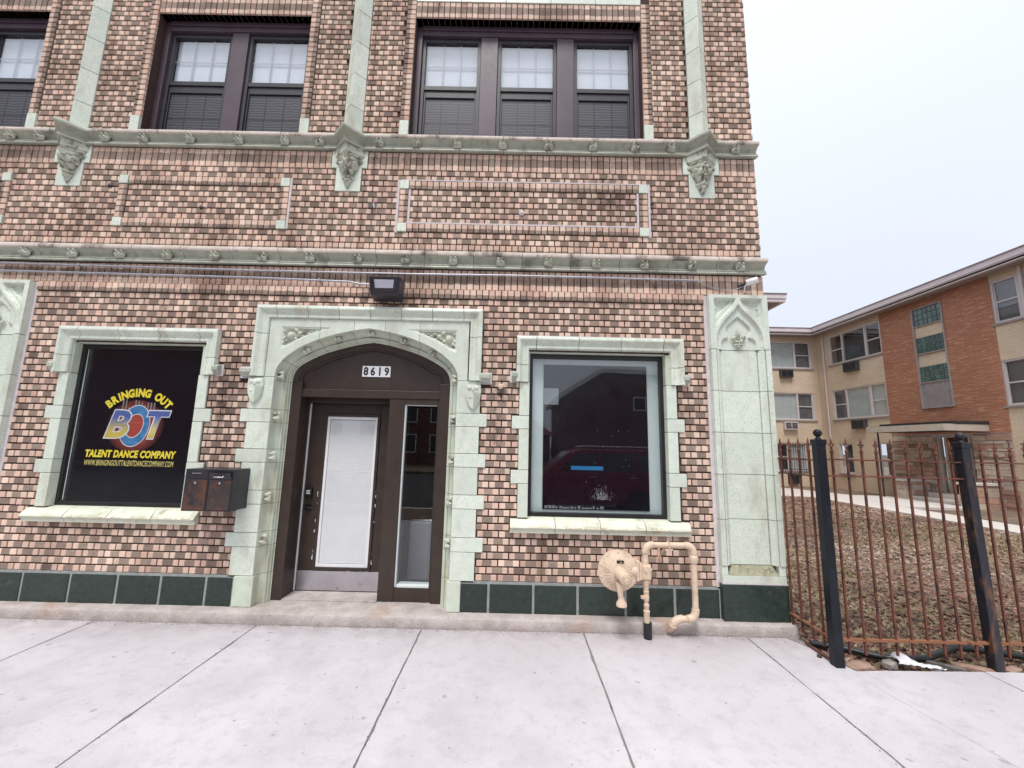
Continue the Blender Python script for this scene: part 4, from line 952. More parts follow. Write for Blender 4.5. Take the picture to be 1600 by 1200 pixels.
# soft red glow disc, skyline bars and ring of the emblem (the cartoon figure is left out)
m, nt, b = newmat('print_glow')
tcn = nt.nodes.new('ShaderNodeNewGeometry'); vm = nt.nodes.new('ShaderNodeVectorMath'); vm.operation = 'DISTANCE'; vm.inputs[1].default_value = (-3.935,.0905,1.80)
nt.links.new(tcn.outputs['Position'], vm.inputs[0])
cg = ramp2(nt, math_(nt, 'DIVIDE', vm.outputs['Value'], .30), .45, (.42,.075,.06), 1.0, (.006,.006,.011)); nt.links.new(cg, b.inputs['Base Color']); b.inputs['Roughness'].default_value = .3
m_ = MB(); m_.add([(-3.935+.30*math.cos(k*math.pi/24), .0905, 1.80+.27*math.sin(k*math.pi/24)) for k in range(48)], [tuple(range(48))]); m_.build('glow_print', 'print_glow', sg)
m_ = MB(); rs = random.Random(2)
for i in range(11):
    x = -4.10+i*.033; h_ = rs.uniform(.02, .12); m_.box(x, x+.012, .0893, .0899, 1.96, 1.965+h_)
m_.build('skyline_print', 'print_grey', sg)
def ring(r0, r1, kz, y, mat, name):
    m_ = MB(); n = 48; vs = []
    for k in range(n):
        a = 2*math.pi*k/n; vs += [(-3.94+r0*math.cos(a)*.72+.03*math.sin(a)*.5, y, 1.80+r0*math.sin(a)*kz), (-3.94+r1*math.cos(a)*.72+.03*math.sin(a)*.5, y, 1.80+r1*math.sin(a)*kz)]
    m_.add(vs, [(2*k, 2*k+1, (2*k+3) % (2*n), (2*k+2) % (2*n)) for k in range(n)]); m_.build(name, mat, sg)
ring(.118, .218, 1.0, .0886, 'print_white', 'ring_outline'); ring(.126, .210, 1.0, .0880, 'print_blue', 'ring')
m, nt, b = newmat('print_gradient')
tcn = nt.nodes.new('ShaderNodeNewGeometry'); sx_ = nt.nodes.new('ShaderNodeSeparateXYZ'); nt.links.new(tcn.outputs['Position'], sx_.inputs[0])
cg = ramp2(nt, math_(nt, 'DIVIDE', math_(nt, 'SUBTRACT', sx_.outputs['Z'], 1.67), .29), .25, (.62,.50,.12), .75, (.10,.15,.40)); nt.links.new(cg, b.inputs['Base Color']); b.inputs['Roughness'].default_value = .3
for ch, x in (('B', -4.115), ('T', -3.70)):
    lettering(ch, x, 1.661, .268 if ch == 'B' else .262, .308, 'print_white', sg, .0872, .25, .055, 1, 0, 'initial_outline')
    lettering(ch, x, 1.672, .245 if ch == 'B' else .238, .286, 'print_gradient', sg, .0864, .25, .03, 1, 0, 'initial')
part('pane', 'glass_thin', wl, (-4.588, -3.293, .0815, .0845, 1.02, 2.62), bevel=0)
adopt(sg)

# ------------------------------------------------------------------ entrance joinery
ent = MB().box(-2.378, -2.272, .158, .42, .112, 2.32).build('door_frame', 'wood_brown', bld, bevel=.004)
part('jamb', 'wood_brown', ent, (-.788, -.682, .158, .26, .112, 2.32), bevel=.004)
part('mullion', 'wood_brown', ent, (-1.325, -1.165, .180, .42, .114, 2.152), bevel=.004)
part('transom_bar', 'wood_brown', ent, (-2.271, -.789, .172, .40, 2.154, 2.240), bevel=.004)
part('head_return', 'wood_brown', ent, (-2.271, -1.326, .30, .44, 2.105, 2.153), bevel=.004)
part('bottom_rail', 'wood_brown', ent, (-1.164, -.789, .185, .28, .114, .245), bevel=.004)
part('stile', 'wood_brown', ent, (-.812, -.7885, .185, .27, .246, 2.153), bevel=.003)
inner_p = [((CX-i_[0], i_[1])) for i_ in reversed(INN)]+[(CX+i_[0], i_[1]) for i_ in INN[1:]]
def offs(P, d): return [(CX+(x-CX)*(1-d/.848), z_-d*(1 if abs(x-CX) < .8 else .6)) for x, z_ in P]
m_ = MB(); o1 = offs(inner_p, .005); rows = []
PR = [(0,.156),(.012,.160),(.060,.162),(.066,.175),(.085,.178),(.092,.200),(.105,.205)]
for i in range(len(inner_p)): rows.append([(CX+(inner_p[i][0]-CX)*(1-d/.848), y, inner_p[i][1]-d*(.95 if abs(inner_p[i][0]-CX) < .75 else .9-.9*min(1, (abs(inner_p[i][0]-CX)-.75)/.098))) for d, y in PR])
m_.grid(rows); m_.build('arch_trim', 'wood_brown', ent, smooth='auto')
m_ = MB(); m_.prism([(CX-.846,2.235)]+[(x, z_-.02) for x, z_ in inner_p]+[(CX+.846,2.235)], .203, .25); m_.build('tympanum', 'wood_brown', ent)
# number plate
np_ = thing('house_number', 'white house number plate with black digits on brown transom', 'number plate', (-1.5, .2, 2.39))
part('plate', 'print_white', np_, (-1.652, -1.345, .1965, .2025, 2.388, 2.508), bevel=.002)
for i, ch in enumerate('8619'): lettering(ch, -1.612+i*.0755, 2.402, None, .094, 'print_black', np_, .1955, 0, .035, 1, 0, 'digit', .85)
adopt(np_)
# door slab with blind
dr = MB(); DY = .40
for q in ((-2.262,-2.105,DY,DY+.045,.118,2.104),(-1.48,-1.345,DY,DY+.045,.118,2.104),(-2.104,-1.481,DY,DY+.045,1.995,2.104),(-2.104,-1.481,DY,DY+.045,.118,.330)): dr.box(*q)
door = dr.build('door', 'wood_brown', bld, bevel=.003)
part('glazing_bead', 'wood_brown', door, (-2.103,-2.073,DY-.012,DY+.03,.331,1.994), (-1.512,-1.482,DY-.012,DY+.03,.331,1.994), (-2.0725,-1.5125,DY-.012,DY+.03,1.962,1.994), (-2.0725,-1.5125,DY-.012,DY+.03,.331,.362), bevel=.003)
part('glass_edge', 'white_paint', door, (-2.072,-2.045,DY+.002,DY+.02,.363,1.961), (-1.540,-1.513,DY+.002,DY+.02,.363,1.961), (-2.0445,-1.5405,DY+.002,DY+.02,1.93,1.961), (-2.0445,-1.5405,DY+.002,DY+.02,.363,.395), bevel=.002)
part('pane', 'glass_thin', door, (-2.0445,-1.5405,DY+.008,DY+.010,.396,1.929), bevel=0)
m_ = MB()
for k in range(100):
    z0 = .400+k*.0152; m_.add([(-2.043,DY+.016,z0),(-1.542,DY+.016,z0),(-1.542,DY+.0195,z0+.0149),(-2.043,DY+.0195,z0+.0149)], [(0,1,2,3)])
m_.box(-2.0445,-1.5405,DY+.030,DY+.034,.396,1.929)
stuff(m_.build('mini_blind', 'white_paint', door))
part('kick_plate', 'steel_plate', door, (-2.252,-1.338,DY-.006,DY-.001,.132,.325), bevel=.001)
part('weatherstrip', 'white_paint', ent, (-2.2715,-2.2630,DY-.02,DY+.01,.13,2.10), bevel=0)
part('keypad_lock', 'keypad', door, (-2.235,-2.165,DY-.035,DY-.001,1.075,1.185), bevel=.008)
m_ = MB()
for k in range(3): m_.box(-2.222,-2.18,DY-.0365,DY-.0352,1.150-k*.016,1.157-k*.016)
m_.build('keypad_print', 'print_white', door)
m_ = MB().box(-2.232,-2.172,DY-.022,DY-.001,.945,1.010); m_.tube([(-2.202,DY-.02,.977),(-2.202,DY-.055,.977),(-2.19,DY-.06,.977),(-2.10,DY-.06,.974)], .010, 8); m_.build('lever_handle', 'keypad', door, bevel=.004)
part('threshold', 'ledge_stone', ent, (-2.272,-1.326,.16,.46,.108,.122), bevel=.004)
# paint chips around the glass
m_ = MB(); rs = random.Random(9)
for i in range(30):
    sd_ = rs.choice((0, 0, 1, 2)); x = rs.choice((-2.106,-1.480))+rs.uniform(-.006,.006) if sd_ < 2 else rs.uniform(-2.1,-1.49); z_ = rs.uniform(.34, 1.2) if sd_ < 2 else .329+rs.uniform(-.004,.006)
    l = rs.uniform(.004, .018); w_ = rs.uniform(.002, .005)
    if sd_ == 2: l, w_ = w_, l
    m_.box(x-w_, x+w_, DY-.0032, DY+.001, z_-l, z_+l)
stuff(m_.build('paint_chips', 'white_paint', door))
# sidelight
sl_ = MB()
for q in ((-1.1645,-1.148,.200,.25,.246,2.098),(-1.1475,-.8125,.215,.25,2.085,2.098)): sl_.box(*q)
side = sl_.build('sidelight', 'pale_grey', bld, bevel=.002)
part('top_board', 'wood_brown', side, (-1.1645,-.8125,.184,.25,2.099,2.1525), bevel=.002)
part('sill', 'pale_grey', side, (-1.1415,-.8125,.188,.30,.246,.272), bevel=.004)
part('pane', 'glass', side, (-1.142,-.812,.225,.229,.272,2.066), bevel=0)
room(side, -1.33, -.70, .112, 2.15, .43, 1.3)
part('room_side', 'room_dark', side, (-.700,-.690,.26,.43,.112,2.15), bevel=0)
cs = thing('silver_case', 'silver grey rigid case standing inside the sidelight window', 'case', (-1.02, .8, .115))
part('shell', 'case_silver', cs, (-1.165,-.905,.70,.86,.14,.80), bevel=.03); part('rim', 'chrome', cs, (-1.172,-.898,.765,.785,.13,.81), bevel=.02); part('handle', 'keypad', cs, (-1.08,-.99,.76,.79,.812,.845), bevel=.01)
adopt(cs)

# ------------------------------------------------------------------ upper windows
def upper_window(a, b_, lights, mull):
    root = MB().box(a+.001, a+.062, .112, .24, 5.02, 6.718).build('upper_window', 'trim_mauve', bld, bevel=.004)
    part('jamb', 'trim_mauve', root, (b_-.062, b_-.001, .112, .24, 5.02, 6.718), bevel=.004)
    part('head', 'trim_mauve', root, (a+.0625, b_-.0625, .112, .24, 6.600, 6.718), bevel=.004)
    part('head_fillet', 'trim_mauve', root, (a+.0625, b_-.0625, .095, .111, 6.66, 6.716), bevel=.004)
    n = lights; wd = (b_-a-.125-(n-1)*mull)/n
    for i in range(n):
        x0 = a+.0625+i*(wd+mull)
        if i: part('mullion', 'trim_mauve', root, (x0-mull+.0005, x0-.0005, .125, .24, 5.02, 6.5995), bevel=.004)
        sash = MB()
        for q in ((x0+.001,x0+.042,.150,.20,5.02,6.60),(x0+wd-.042,x0+wd-.001,.150,.20,5.02,6.60),(x0+.0425,x0+wd-.0425,.150,.20,6.545,6.599)): sash.box(*q)
        s1 = sash.build('sash', 'dark_sash', root, bevel=.003)
        part('meeting_rail', 'dark_sash', root, (x0+.0425, x0+wd-.0425, .155, .205, 5.890, 5.945), bevel=.003)
        part('lower_frame', 'dark_sash', root, (x0+.0425, x0+.062, .17, .20, 5.02, 5.8895), (x0+wd-.062, x0+wd-.0425, .17, .20, 5.02, 5.8895), (x0+.0625, x0+wd-.0625, .17, .20, 5.80, 5.8895), bevel=.002)
        part('pane', 'glass_upper', root, (x0+.0425, x0+wd-.0425, .178, .181, 5.946, 6.545), bevel=0)
        g_ = MB(); u0, u1 = x0+.043, x0+wd-.043
        for k in (1, 2): g_.box(u0+(u1-u0)*k/3-.008, u0+(u1-u0)*k/3+.008, .190, .196, 5.946, 6.545)
        g_.box(u0, u1, .1905, .1955, 6.235, 6.251)
        g_.build('glazing_bars', 'print_muntin', root)
        bl = MB()
        bl.box(u0+.01, u1-.01, .203, .209, 6.52, 6.54)
        bl.box(u0, u1, .211, .215, 5.93, 6.55)
        bl.build('blind', 'blind_white', root)
        lg_ = MB()
        for k in (1, 2): lg_.box(u0+(u1-u0)*k/3-.006, u0+(u1-u0)*k/3+.006, .1852, .1857, 5.02, 5.799)
        lg_.box(u0+.02, u1-.02, .1851, .1856, 5.46, 5.472); lg_.build('glazing_bars', 'black_frame', root)
        part('insect_screen', 'screen', root, (x0+.0625, x0+wd-.0625, .186, .188, 5.02, 5.799), bevel=0)
    part('sill_board', 'trim_mauve', root, (a+.001, b_-.001, .10, .30, 5.00, 5.019), bevel=0)
    room(root, a, b_, 5.0, 6.72, .34, .5)
surf('print_muntin', (.52,.50,.60), (.58,.56,.66), rough=.5, scale=5, bstr=0)
surf('blind_white', (.80,.87,.96), (.84,.91,.98), rough=.6, scale=3, bstr=0)  # sky reflection of the upper panes put into the blind's blue-white colour
m, nt, b = newmat('screen')
g = nt.nodes.new('ShaderNodeNewGeometry'); P = g.outputs['Position']
wv = nt.nodes.new('ShaderNodeTexWave'); wv.bands_direction = 'Z'; wv.inputs['Scale'].default_value = 9.0; wv.inputs['Distortion'].default_value = 3.5; wv.inputs['Detail'].default_value = 1.5; wv.inputs['Detail Scale'].default_value = 1.2
nt.links.new(P, wv.inputs['Vector'])
c = ramp2(nt, wv.outputs['Fac'], .2, (.030,.029,.038), .8, (.085,.082,.105)); nt.links.new(c, b.inputs['Base Color']); b.inputs['Roughness'].default_value = .5
upper_window(-1.265, 1.415, 3, .205); upper_window(-4.345, -2.51, 2, .20); upper_window(-7.48, -5.64, 2, .20)

# ------------------------------------------------------------------ fixtures on the facade
def tp(b_, pts, r, n=10): b_.tube(pts, r, n); return b_
# wall lamp
wp = thing('wall_lamp', 'dark bronze wall pack lamp with frosted lens above the arched door', 'lamp', (-1.36, -.02, 3.2))
m_ = MB(); m_.hexa([(-1.50,-.155,3.185),(-1.205,-.155,3.185),(-1.205,.0,3.170),(-1.50,.0,3.170),(-1.515,-.20,3.375),(-1.19,-.20,3.375),(-1.19,.0,3.39),(-1.515,.0,3.39)]); m_.build('housing', 'lamp_bronze', wp, bevel=.008)
def onface(u, v, o_): x0 = -1.50-.015*v; x1 = -1.205+.015*v; return (x0+(x1-x0)*u, -.155-.045*v-o_, 3.185+.19*v)
m_ = MB(); 
for (u0, u1, v0, v1) in ((.04,.96,.05,.14),(.04,.96,.86,.95),(.04,.11,.14,.86),(.89,.96,.14,.86)):
    m_.hexa([onface(u0,v0,.0),onface(u1,v0,.0),onface(u1,v0,-.02),onface(u0,v0,-.02),onface(u0,v1,.012),onface(u1,v1,.012),onface(u1,v1,-.02),onface(u0,v1,-.02)])
m_.build('lens_frame', 'black_steel', wp, bevel=.002)
m_ = MB(); m_.add([onface(.20,.36,.010),onface(.80,.36,.010),onface(.82,.80,.010),onface(.18,.80,.010)], [(0,1,2,3)]); m_.build('lens', 'lamp_lens', wp)
m_ = MB(); m_.add([onface(.12,.16,.003),onface(.88,.16,.003),onface(.80,.35,.010),onface(.20,.35,.010)], [(0,1,2,3)]); m_.build('lens_skirt', 'lamp_bronze', wp)
adopt(wp)
# conduits
def conduit(label, pts, clamps):
    t_ = thing('conduit', label, 'conduit', pts[0], 'conduits under the belt course')
    tp(MB(), pts, .011).build('pipe', 'galvanized', t_, smooth='auto')
    for x, z_ in clamps: MB().box(x-.010, x+.010, -.046, .0, z_-.014, z_+.014).build('clamp', 'galvanized', t_, bevel=.003)
    adopt(t_)
conduit('long galvanized conduit running under the lower belt course', [(-8.2,-.03,3.50),(-5.6,-.03,3.505),(-2.81,-.03,3.478),(-1.2,-.03,3.474),(-.05,-.03,3.482),(1.0,-.03,3.477),(1.935,-.03,3.468)], [(-6.8,3.503),(-4.7,3.497),(-2.55,3.478),(-.5,3.479),(.45,3.480),(1.4,3.474)])
conduit('galvanized conduit below another, ending at the wall lamp', [(-8.2,-.03,3.415),(-5.58,-.03,3.418),(-2.8,-.03,3.398),(-1.78,-.03,3.375),(-1.66,-.03,3.352),(-1.505,-.03,3.345)], [(-6.2,3.417),(-3.9,3.406),(-2.1,3.384)])
# security camera
sc_ = thing('security_camera', 'small white security camera wired at the brick corner above pilaster', 'camera', (2.5, -.02, 3.42))
MB().lathe([(.030,0),(.030,.018),(.018,.024)], (2.40,-.002,3.425), 'y', 16).build('mount', 'black_steel', sc_)
tp(MB(), [(2.40,-.02,3.425),(2.42,-.055,3.43),(2.45,-.075,3.438)], .010, 8).build('arm', 'black_steel', sc_)
ax = Vector((.75,-.55,.12)).normalized(); u_ = ax.cross(Vector((0,0,1))).normalized(); v_ = ax.cross(u_)
MB().lathe([(.0,-.05),(.030,-.05),(.033,-.045),(.033,.05),(.028,.056),(.0,.056)], (2.475,-.09,3.448), (u_, v_, ax), 18, False).build('body', 'white_paint', sc_, smooth='auto')
tp(MB(), [(2.43,-.07,3.43),(2.42,-.05,3.40),(2.432,-.02,3.355)], .006, 6).build('lead', 'white_paint', sc_, smooth=True)
tp(MB(), [(1.935,-.03,3.468),(2.02,-.012,3.43),(2.12,-.010,3.392),(2.25,-.012,3.382),(2.36,-.016,3.39),(2.44,-.05,3.425)], .0045, 6).build('cable', 'galvanized', sc_, smooth=True)
adopt(sc_)
# old fixings left in the wall
for (x, z_, k) in ((-.135,2.285,0),(-1.586,4.26,1),(-4.556,4.453,2),(-3.498,4.213,2),(.043,4.222,3),(1.478,4.368,2)):
    b_ = MB()
    if k == 0: b_.lathe([(.028,0),(.028,.03),(.020,.034),(.016,.05)], (x,-.0,z_), 'y', 14); mt = 'gas_paint'
    elif k == 1: b_.tube([(x-.02,0,z_+.03),(x,-.03,z_+.02),(x+.01,-.03,z_-.03)], .012, 7); mt = 'galvanized'
    elif k == 2: b_.lathe([(.020,-.004),(.022,.006),(.010,.012)], (x,0,z_), 'y', 9); mt = 'black_steel'
    else: b_.lathe([(.034,0),(.030,.012),(.012,.022)], (x,0,z_), 'y', 9); mt = 'new_mortar'
    b_.build('wall_anchor', mt, bld)
# mailboxes
def mailbox(x0, label, openflap, mat):
    t_ = thing('mailbox', label, 'mailbox', (x0+.114, -.02, 1.02), 'mailboxes between the window and the door')
    x1 = x0+.2275; y0, y1, z0, z1 = -.252, -.006, 1.018, 1.402
    MB().box(x0, x1, y0, y1, z0, z1).build('body', 'black_steel', t_, bevel=.004)
    MB().box(x0+.012, x1-.012, y0-.005, y0, z0+.012, z0+.285).build('door', mat, t_, bevel=.002)
    MB().lathe([(.011,0),(.011,.006),(.004,.008)], ((x0+x1)/2-.005, y0-.005, z0+.258), 'y', 14).build('lock', 'chrome', t_)
    if openflap:
        MB().box(x0+.014, x1-.012, y0-.0015, y0+.001, z0+.300, z1-.018).build('slot', 'print_black', t_)
        m_ = MB(); m_.hexa([(x0+.012,y0-.006,z0+.292),(x1-.012,y0-.006,z0+.292),(x1-.012,y0-.002,z0+.292),(x0+.012,y0-.002,z0+.292),(x0+.012,y0-.036,z0+.352),(x1-.012,y0-.036,z0+.352),(x1-.012,y0-.028,z0+.354),(x0+.012,y0-.028,z0+.354)]); m_.build('flap', 'black_steel', t_, bevel=.002)
        xa = (x0+x1)/2; m_ = MB().tube([(xa-.045,y0-.03,z0+.335),(xa-.042,y0-.045,z0+.315),(xa+.042,y0-.045,z0+.315),(xa+.045,y0-.03,z0+.335)], .0045, 6); m_.build('pull', 'chrome', t_, smooth=True)
    else:
        MB().box(x0+.012, x1-.012, y0-.005, y0, z0+.298, z1-.014).build('flap', 'black_steel', t_, bevel=.002)
        xa = (x0+x1)/2; MB().box(xa-.045, xa+.045, y0-.012, y0-.005, z0+.340, z0+.348).build('pull', 'chrome', t_, bevel=.002)
    adopt(t_)
mailbox(-3.070, 'black steel mailbox with its letter flap shut beside the window', False, 'mailbox_door')
mailbox(-2.8415, 'black steel mailbox with its letter flap hanging open and orange rust', True, 'mailbox_door_rust')

# ------------------------------------------------------------------ gas regulator and pipes
gm = thing('gas_regulator', 'beige painted gas regulator with pipes standing against the dark tiles', 'gas meter', (1.25, -.2, 0))
GX, GY, GZ = .985, -.235, .585
m_ = MB(); m_.lathe([(.05,-.07),(.13,-.055),(.165,-.02),(.178,-.012),(.178,.004),(.181,.006),(.181,.018),(.172,.020),(.150,.026),(.12,.044),(.085,.062),(.055,.070),(.0,.072)], (GX,GY,GZ), 'y', 40, False); m_.build('diaphragm_case', 'gas_paint', gm, smooth='auto')
for k in range(10):
    a = 2*math.pi*(k+.5)/10; MB().lathe([(.009,0),(.009,.010),(.004,.012)], (GX+.162*math.cos(a), GY-.018, GZ+.162*math.sin(a)), 'y', 6).build('bolt', 'gas_paint', gm)
for k in range(24):
    a = 2*math.pi*k/24; c_, s_ = math.cos(a), math.sin(a)
    m_ = MB() if k == 0 else m_
    m_.tube([(GX+.065*c_,GY-.064,GZ+.065*s_),(GX+.105*c_,GY-.053,GZ+.105*s_),(GX+.14*c_,GY-.031,GZ+.14*s_)], [.003,.004,.002], 5)
m_.build('ribs', 'gas_paint', gm, smooth=True)
axv = Vector((.16,-1,-.20)).normalized(); u_ = axv.cross(Vector((0,0,1))).normalized(); v_ = u_.cross(axv)
MB().lathe([(.058,0),(.056,.06),(.052,.075),(.048,.13),(.046,.145),(.036,.15),(.036,.16),(.0,.16)], (GX,GY-.05,GZ), (u_, v_, axv), 24, False).build('spring_cap', 'gas_paint', gm, smooth='auto')
MB().lathe([(.022,.158),(.022,.176),(.0,.176)], (GX,GY-.05,GZ), (u_, v_, axv), 6, False).build('hex_plug', 'gas_paint', gm)
m_ = MB().tube([(GX-.01,GY-.10,GZ-.07),(GX-.008,GY-.105,GZ-.12),(GX-.004,GY-.108,GZ-.17),(GX,GY-.11,GZ-.205)], [.034,.032,.025,.023], 14); m_.lathe([(.026,0),(.028,-.02),(.045,-.045),(.047,-.07),(.042,-.074)], (GX+.002,GY-.11,GZ-.195), 'z', 18); m_.build('vent', 'gas_paint', gm, smooth='auto')
MB().box(GX-.022, GX+.040, GY-.0685, GY-.062, GZ+.076, GZ+.100).build('label_plate', 'print_black', gm)
MB().box(GX+.004, GX+.022, GY-.0695, GY-.0688, GZ+.083, GZ+.087).build('label_print', 'print_white', gm)
RX, RY = 1.25, -.205
m_ = MB().lathe([(.037,-.01),(.037,.135)], (RX+.006,RY,0), 'z', 18); m_.build('sleeve', 'hose_black', gm, smooth='auto')
def zpipe(name, prof, x=RX, y=RY): MB().lathe(prof, (x,y,0), 'z', 18).build(name, 'gas_paint', gm, smooth='auto')
zpipe('riser', [(.027,.13),(.027,.215),(.029,.22),(.029,.235),(.022,.24),(.022,.262),(.025,.266),(.025,.29),(.019,.295),(.019,.315)])
zpipe('valve', [(.019,.31),(.024,.318),(.026,.345),(.026,.365),(.022,.38),(.025,.385),(.025,.405),(.018,.41),(.018,.42)])
MB().box(RX-.05, RX-.018, RY-.018, RY+.012, .335, .362).build('valve_key', 'gas_paint', gm, bevel=.004); MB().lathe([(.013,0),(.013,.014)], (RX-.034,RY-.018,.357), 'y', 10).build('valve_stem', 'gas_paint', gm)
zpipe('union', [(.018,.415),(.024,.42),(.024,.445),(.028,.45),(.028,.475),(.031,.478),(.031,.495),(.027,.50),(.034,.505)])
MB().box(RX-.045, RX+.043, RY-.045, RY+.04, .505, .635).build('valve_body', 'gas_paint', gm, bevel=.016, seg=3)
MB().lathe([(.017,0),(.017,.012),(.0,.012)], (RX-.016,RY-.045,.595), 'y', 12, False).build('cap_screw', 'gas_paint', gm); MB().lathe([(.012,0),(.012,.012)], (RX+.042,RY-.01,.59), 'x', 10).build('cap_screw', 'gas_paint', gm)
m_ = MB(); m_.box(RX-.098,RX-.074,RY-.06,RY+.055,.500,.672); m_.build('flange', 'gas_paint', gm, bevel=.005); MB().box(RX-.071,RX-.046,RY-.055,RY+.05,.508,.655).build('flange', 'gas_paint', gm, bevel=.005)
MB().tube([(RX-.098,GY+.0,GZ),(RX-.20,GY+.0,GZ)], .05, 16).build('inlet_neck', 'gas_paint', gm, smooth='auto')
def elbow(name, a, b_, c_, r, n=8):
    a, b_, c_ = Vector(a), Vector(b_), Vector(c_); pts = []
    for k in range(n+1):
        t = k/n; pts.append(a*(1-t)**2+b_*2*t*(1-t)+c_*t*t)
    MB().tube(pts, r, 16).build(name, 'gas_paint', gm, smooth='auto')
zpipe('riser', [(.030,.635),(.030,.645),(.026,.65),(.026,.70),(.026,.72),(.026,.752)])
elbow('elbow', (RX,RY,.735), (RX,RY,.806), (RX+.075,RY,.806), .033)
MB().tube([(RX+.06,RY,.806),(1.63,RY,.808)], .026, 16).build('cross_pipe', 'gas_paint', gm, smooth='auto')
elbow('elbow', (1.62,RY,.808), (1.695,RY,.808), (1.695,RY,.735), .033)
MB().lathe([(.027,.20),(.027,.655),(.036,.66),(.038,.668),(.036,.68),(.040,.682),(.040,.71),(.030,.72),(.030,.745)], (1.695,RY,0), 'z', 18).build('down_pipe', 'gas_paint', gm, smooth='auto')
elbow('elbow', (1.695,RY,.26), (1.695,RY,.172), (1.615,RY,.172), .034)
MB().tube([(1.63,RY,.172),(1.56,RY,.172)], .027, 14).build('cross_pipe', 'gas_paint', gm, smooth='auto')
elbow('elbow', (1.575,RY,.172), (1.505,RY,.168), (1.490,RY+.02,.115), .034); MB().tube([(1.493,RY+.01,.125),(1.480,RY+.10,.045)], .038, 16).build('wall_sleeve', 'gas_paint', gm, smooth='auto')
m_ = MB(); m_.add([(1.435,-.002,.63),(1.452,-.002,.63),(1.452,-.002,.785),(1.435,-.002,.785),(1.435,-.012,.63),(1.452,-.012,.63),(1.452,-.012,.785),(1.435,-.012,.785)], [(0,1,2,3),(4,7,6,5),(0,4,5,1),(1,5,6,2),(2,6,7,3),(3,7,4,0)])
m_.tube([(1.444,-.006,.64),(1.455,-.12,.745),(1.47,-.20,.770)], .009, 6); m_.box(1.43,1.50,-.225,-.185,.762,.776); m_.build('bracket', 'gas_paint', gm)
MB().tube([(1.465,RY-.029,.78),(1.465,RY-.029,.83),(1.465,RY,.838),(1.465,RY+.029,.83)], .006, 6).build('pipe_clip', 'gas_paint', gm)
adopt(gm)

# ------------------------------------------------------------------ iron fence
fence = thing('iron_fence', 'rusty iron picket fence with black ball-topped posts along the lawn', 'fence', (2.645, -.595, 0))
FY, PX1, PX2, PX3 = -.595, 2.648, 3.902, 5.16
def picket(x, y, rust='rust'):
    z0, z1 = .085, 1.695; s_ = .0072
    p_ = MB().box(x-s_, x+s_, y-s_, y+s_, z0, z1).build('picket', rust, fence)
    m_ = MB(); m_.lathe([(.010,1.690),(.0135,1.692),(.0135,1.708),(.009,1.712),(.006,1.735),(.0125,1.742),(.008,1.748)], (x,y,0), 'z', 8)
    m_.add([(x-.026,y,1.752),(x-.010,y-.004,1.744),(x,y-.007,1.765),(x+.010,y-.004,1.744),(x+.026,y,1.752),(x+.024,y,1.772),(x+.011,y,1.762),(x+.0105,y,1.785),(x,y,1.826),(x-.0105,y,1.785),(x-.011,y,1.762),(x-.024,y,1.772),(x,y+.007,1.765)],
          [(0,1,2,10,11),(3,4,5,6,2),(2,6,7,8),(2,8,9,10),(1,0,11,10,12),(4,3,12,6,5),(12,8,7,6),(12,10,9,8)])
    m_.build('finial', rust, p_)
def post(x, y, lean, mat, base_mat=None):
    s_ = .037; p_ = MB()
    p_.hexa([(x-s_,y-s_,-.04),(x+s_,y-s_,-.04),(x+s_,y+s_,-.04),(x-s_,y+s_,-.04),(x-s_+lean,y-s_,1.76),(x+s_+lean,y-s_,1.76),(x+s_+lean,y+s_,1.76),(x-s_+lean,y+s_,1.76)])
    o = p_.build('post', mat, fence, bevel=.006); xl = x+lean
    m_ = MB().box(xl-.043, xl+.043, y-.043, y+.043, 1.755, 1.802); m_.build('cap', mat, o, bevel=.005)
    MB().lathe([(.026,1.80),(.024,1.812),(.014,1.818),(.015,1.824)]+[(.034*math.sin(math.pi*(.14+.86*k/10)), 1.856-.034*math.cos(math.pi*(.14+.86*k/10))) for k in range(11)], (xl,y,0), 'z', 20).build('ball_finial', mat, o, smooth=True)
post(PX1, FY, 0, 'post_navy'); post(PX2+.015, FY, -.035, 'post_rusty'); post(PX3, FY, 0, 'post_navy'); post(6.42, FY, 0, 'post_rusty')
def rail(p, q, z_, mat='rust', h_=.012):
    p, q = Vector(p), Vector(q); d = (q-p).normalized(); n_ = Vector((-d.y, d.x))*.0145
    m_ = MB(); m_.hexa([(*(p-n_).xy, z_-h_/2), (*(q-n_).xy, z_-h_/2), (*(q+n_).xy, z_-h_/2), (*(p+n_).xy, z_-h_/2), (*(p-n_).xy, z_+h_/2), (*(q-n_).xy, z_+h_/2), (*(q+n_).xy, z_+h_/2), (*(p+n_).xy, z_+h_/2)]); m_.build('rail', mat, fence)
for za in (1.632, 1.494):
    rail((PX1, -.02), (PX1, FY+.03), za-.01); 
    for a, b_ in ((PX1, PX2), (PX2, PX3), (PX3, 6.42)): rail((a+.03, FY), (b_-.03, FY), za)
rail((PX1, -.02), (PX1, FY+.03), .192, 'rust_orange', .014); rail((PX1, -.25), (PX1, FY+.03), .012, 'rust', .012)
for a, b_ in ((PX1, PX2), (PX2, PX3), (PX3, 6.42)): rail((a+.03, FY), (b_-.03, FY), .198, 'rust_orange', .018)
for k in range(4): picket(PX1, -.085-.128*k)
for i in range(9): picket(2.757+.1275*i, FY)
for i in range(9): picket(4.037+.1275*i, FY)
for i in range(9): picket(5.27+.1275*i, FY)
adopt(fence)
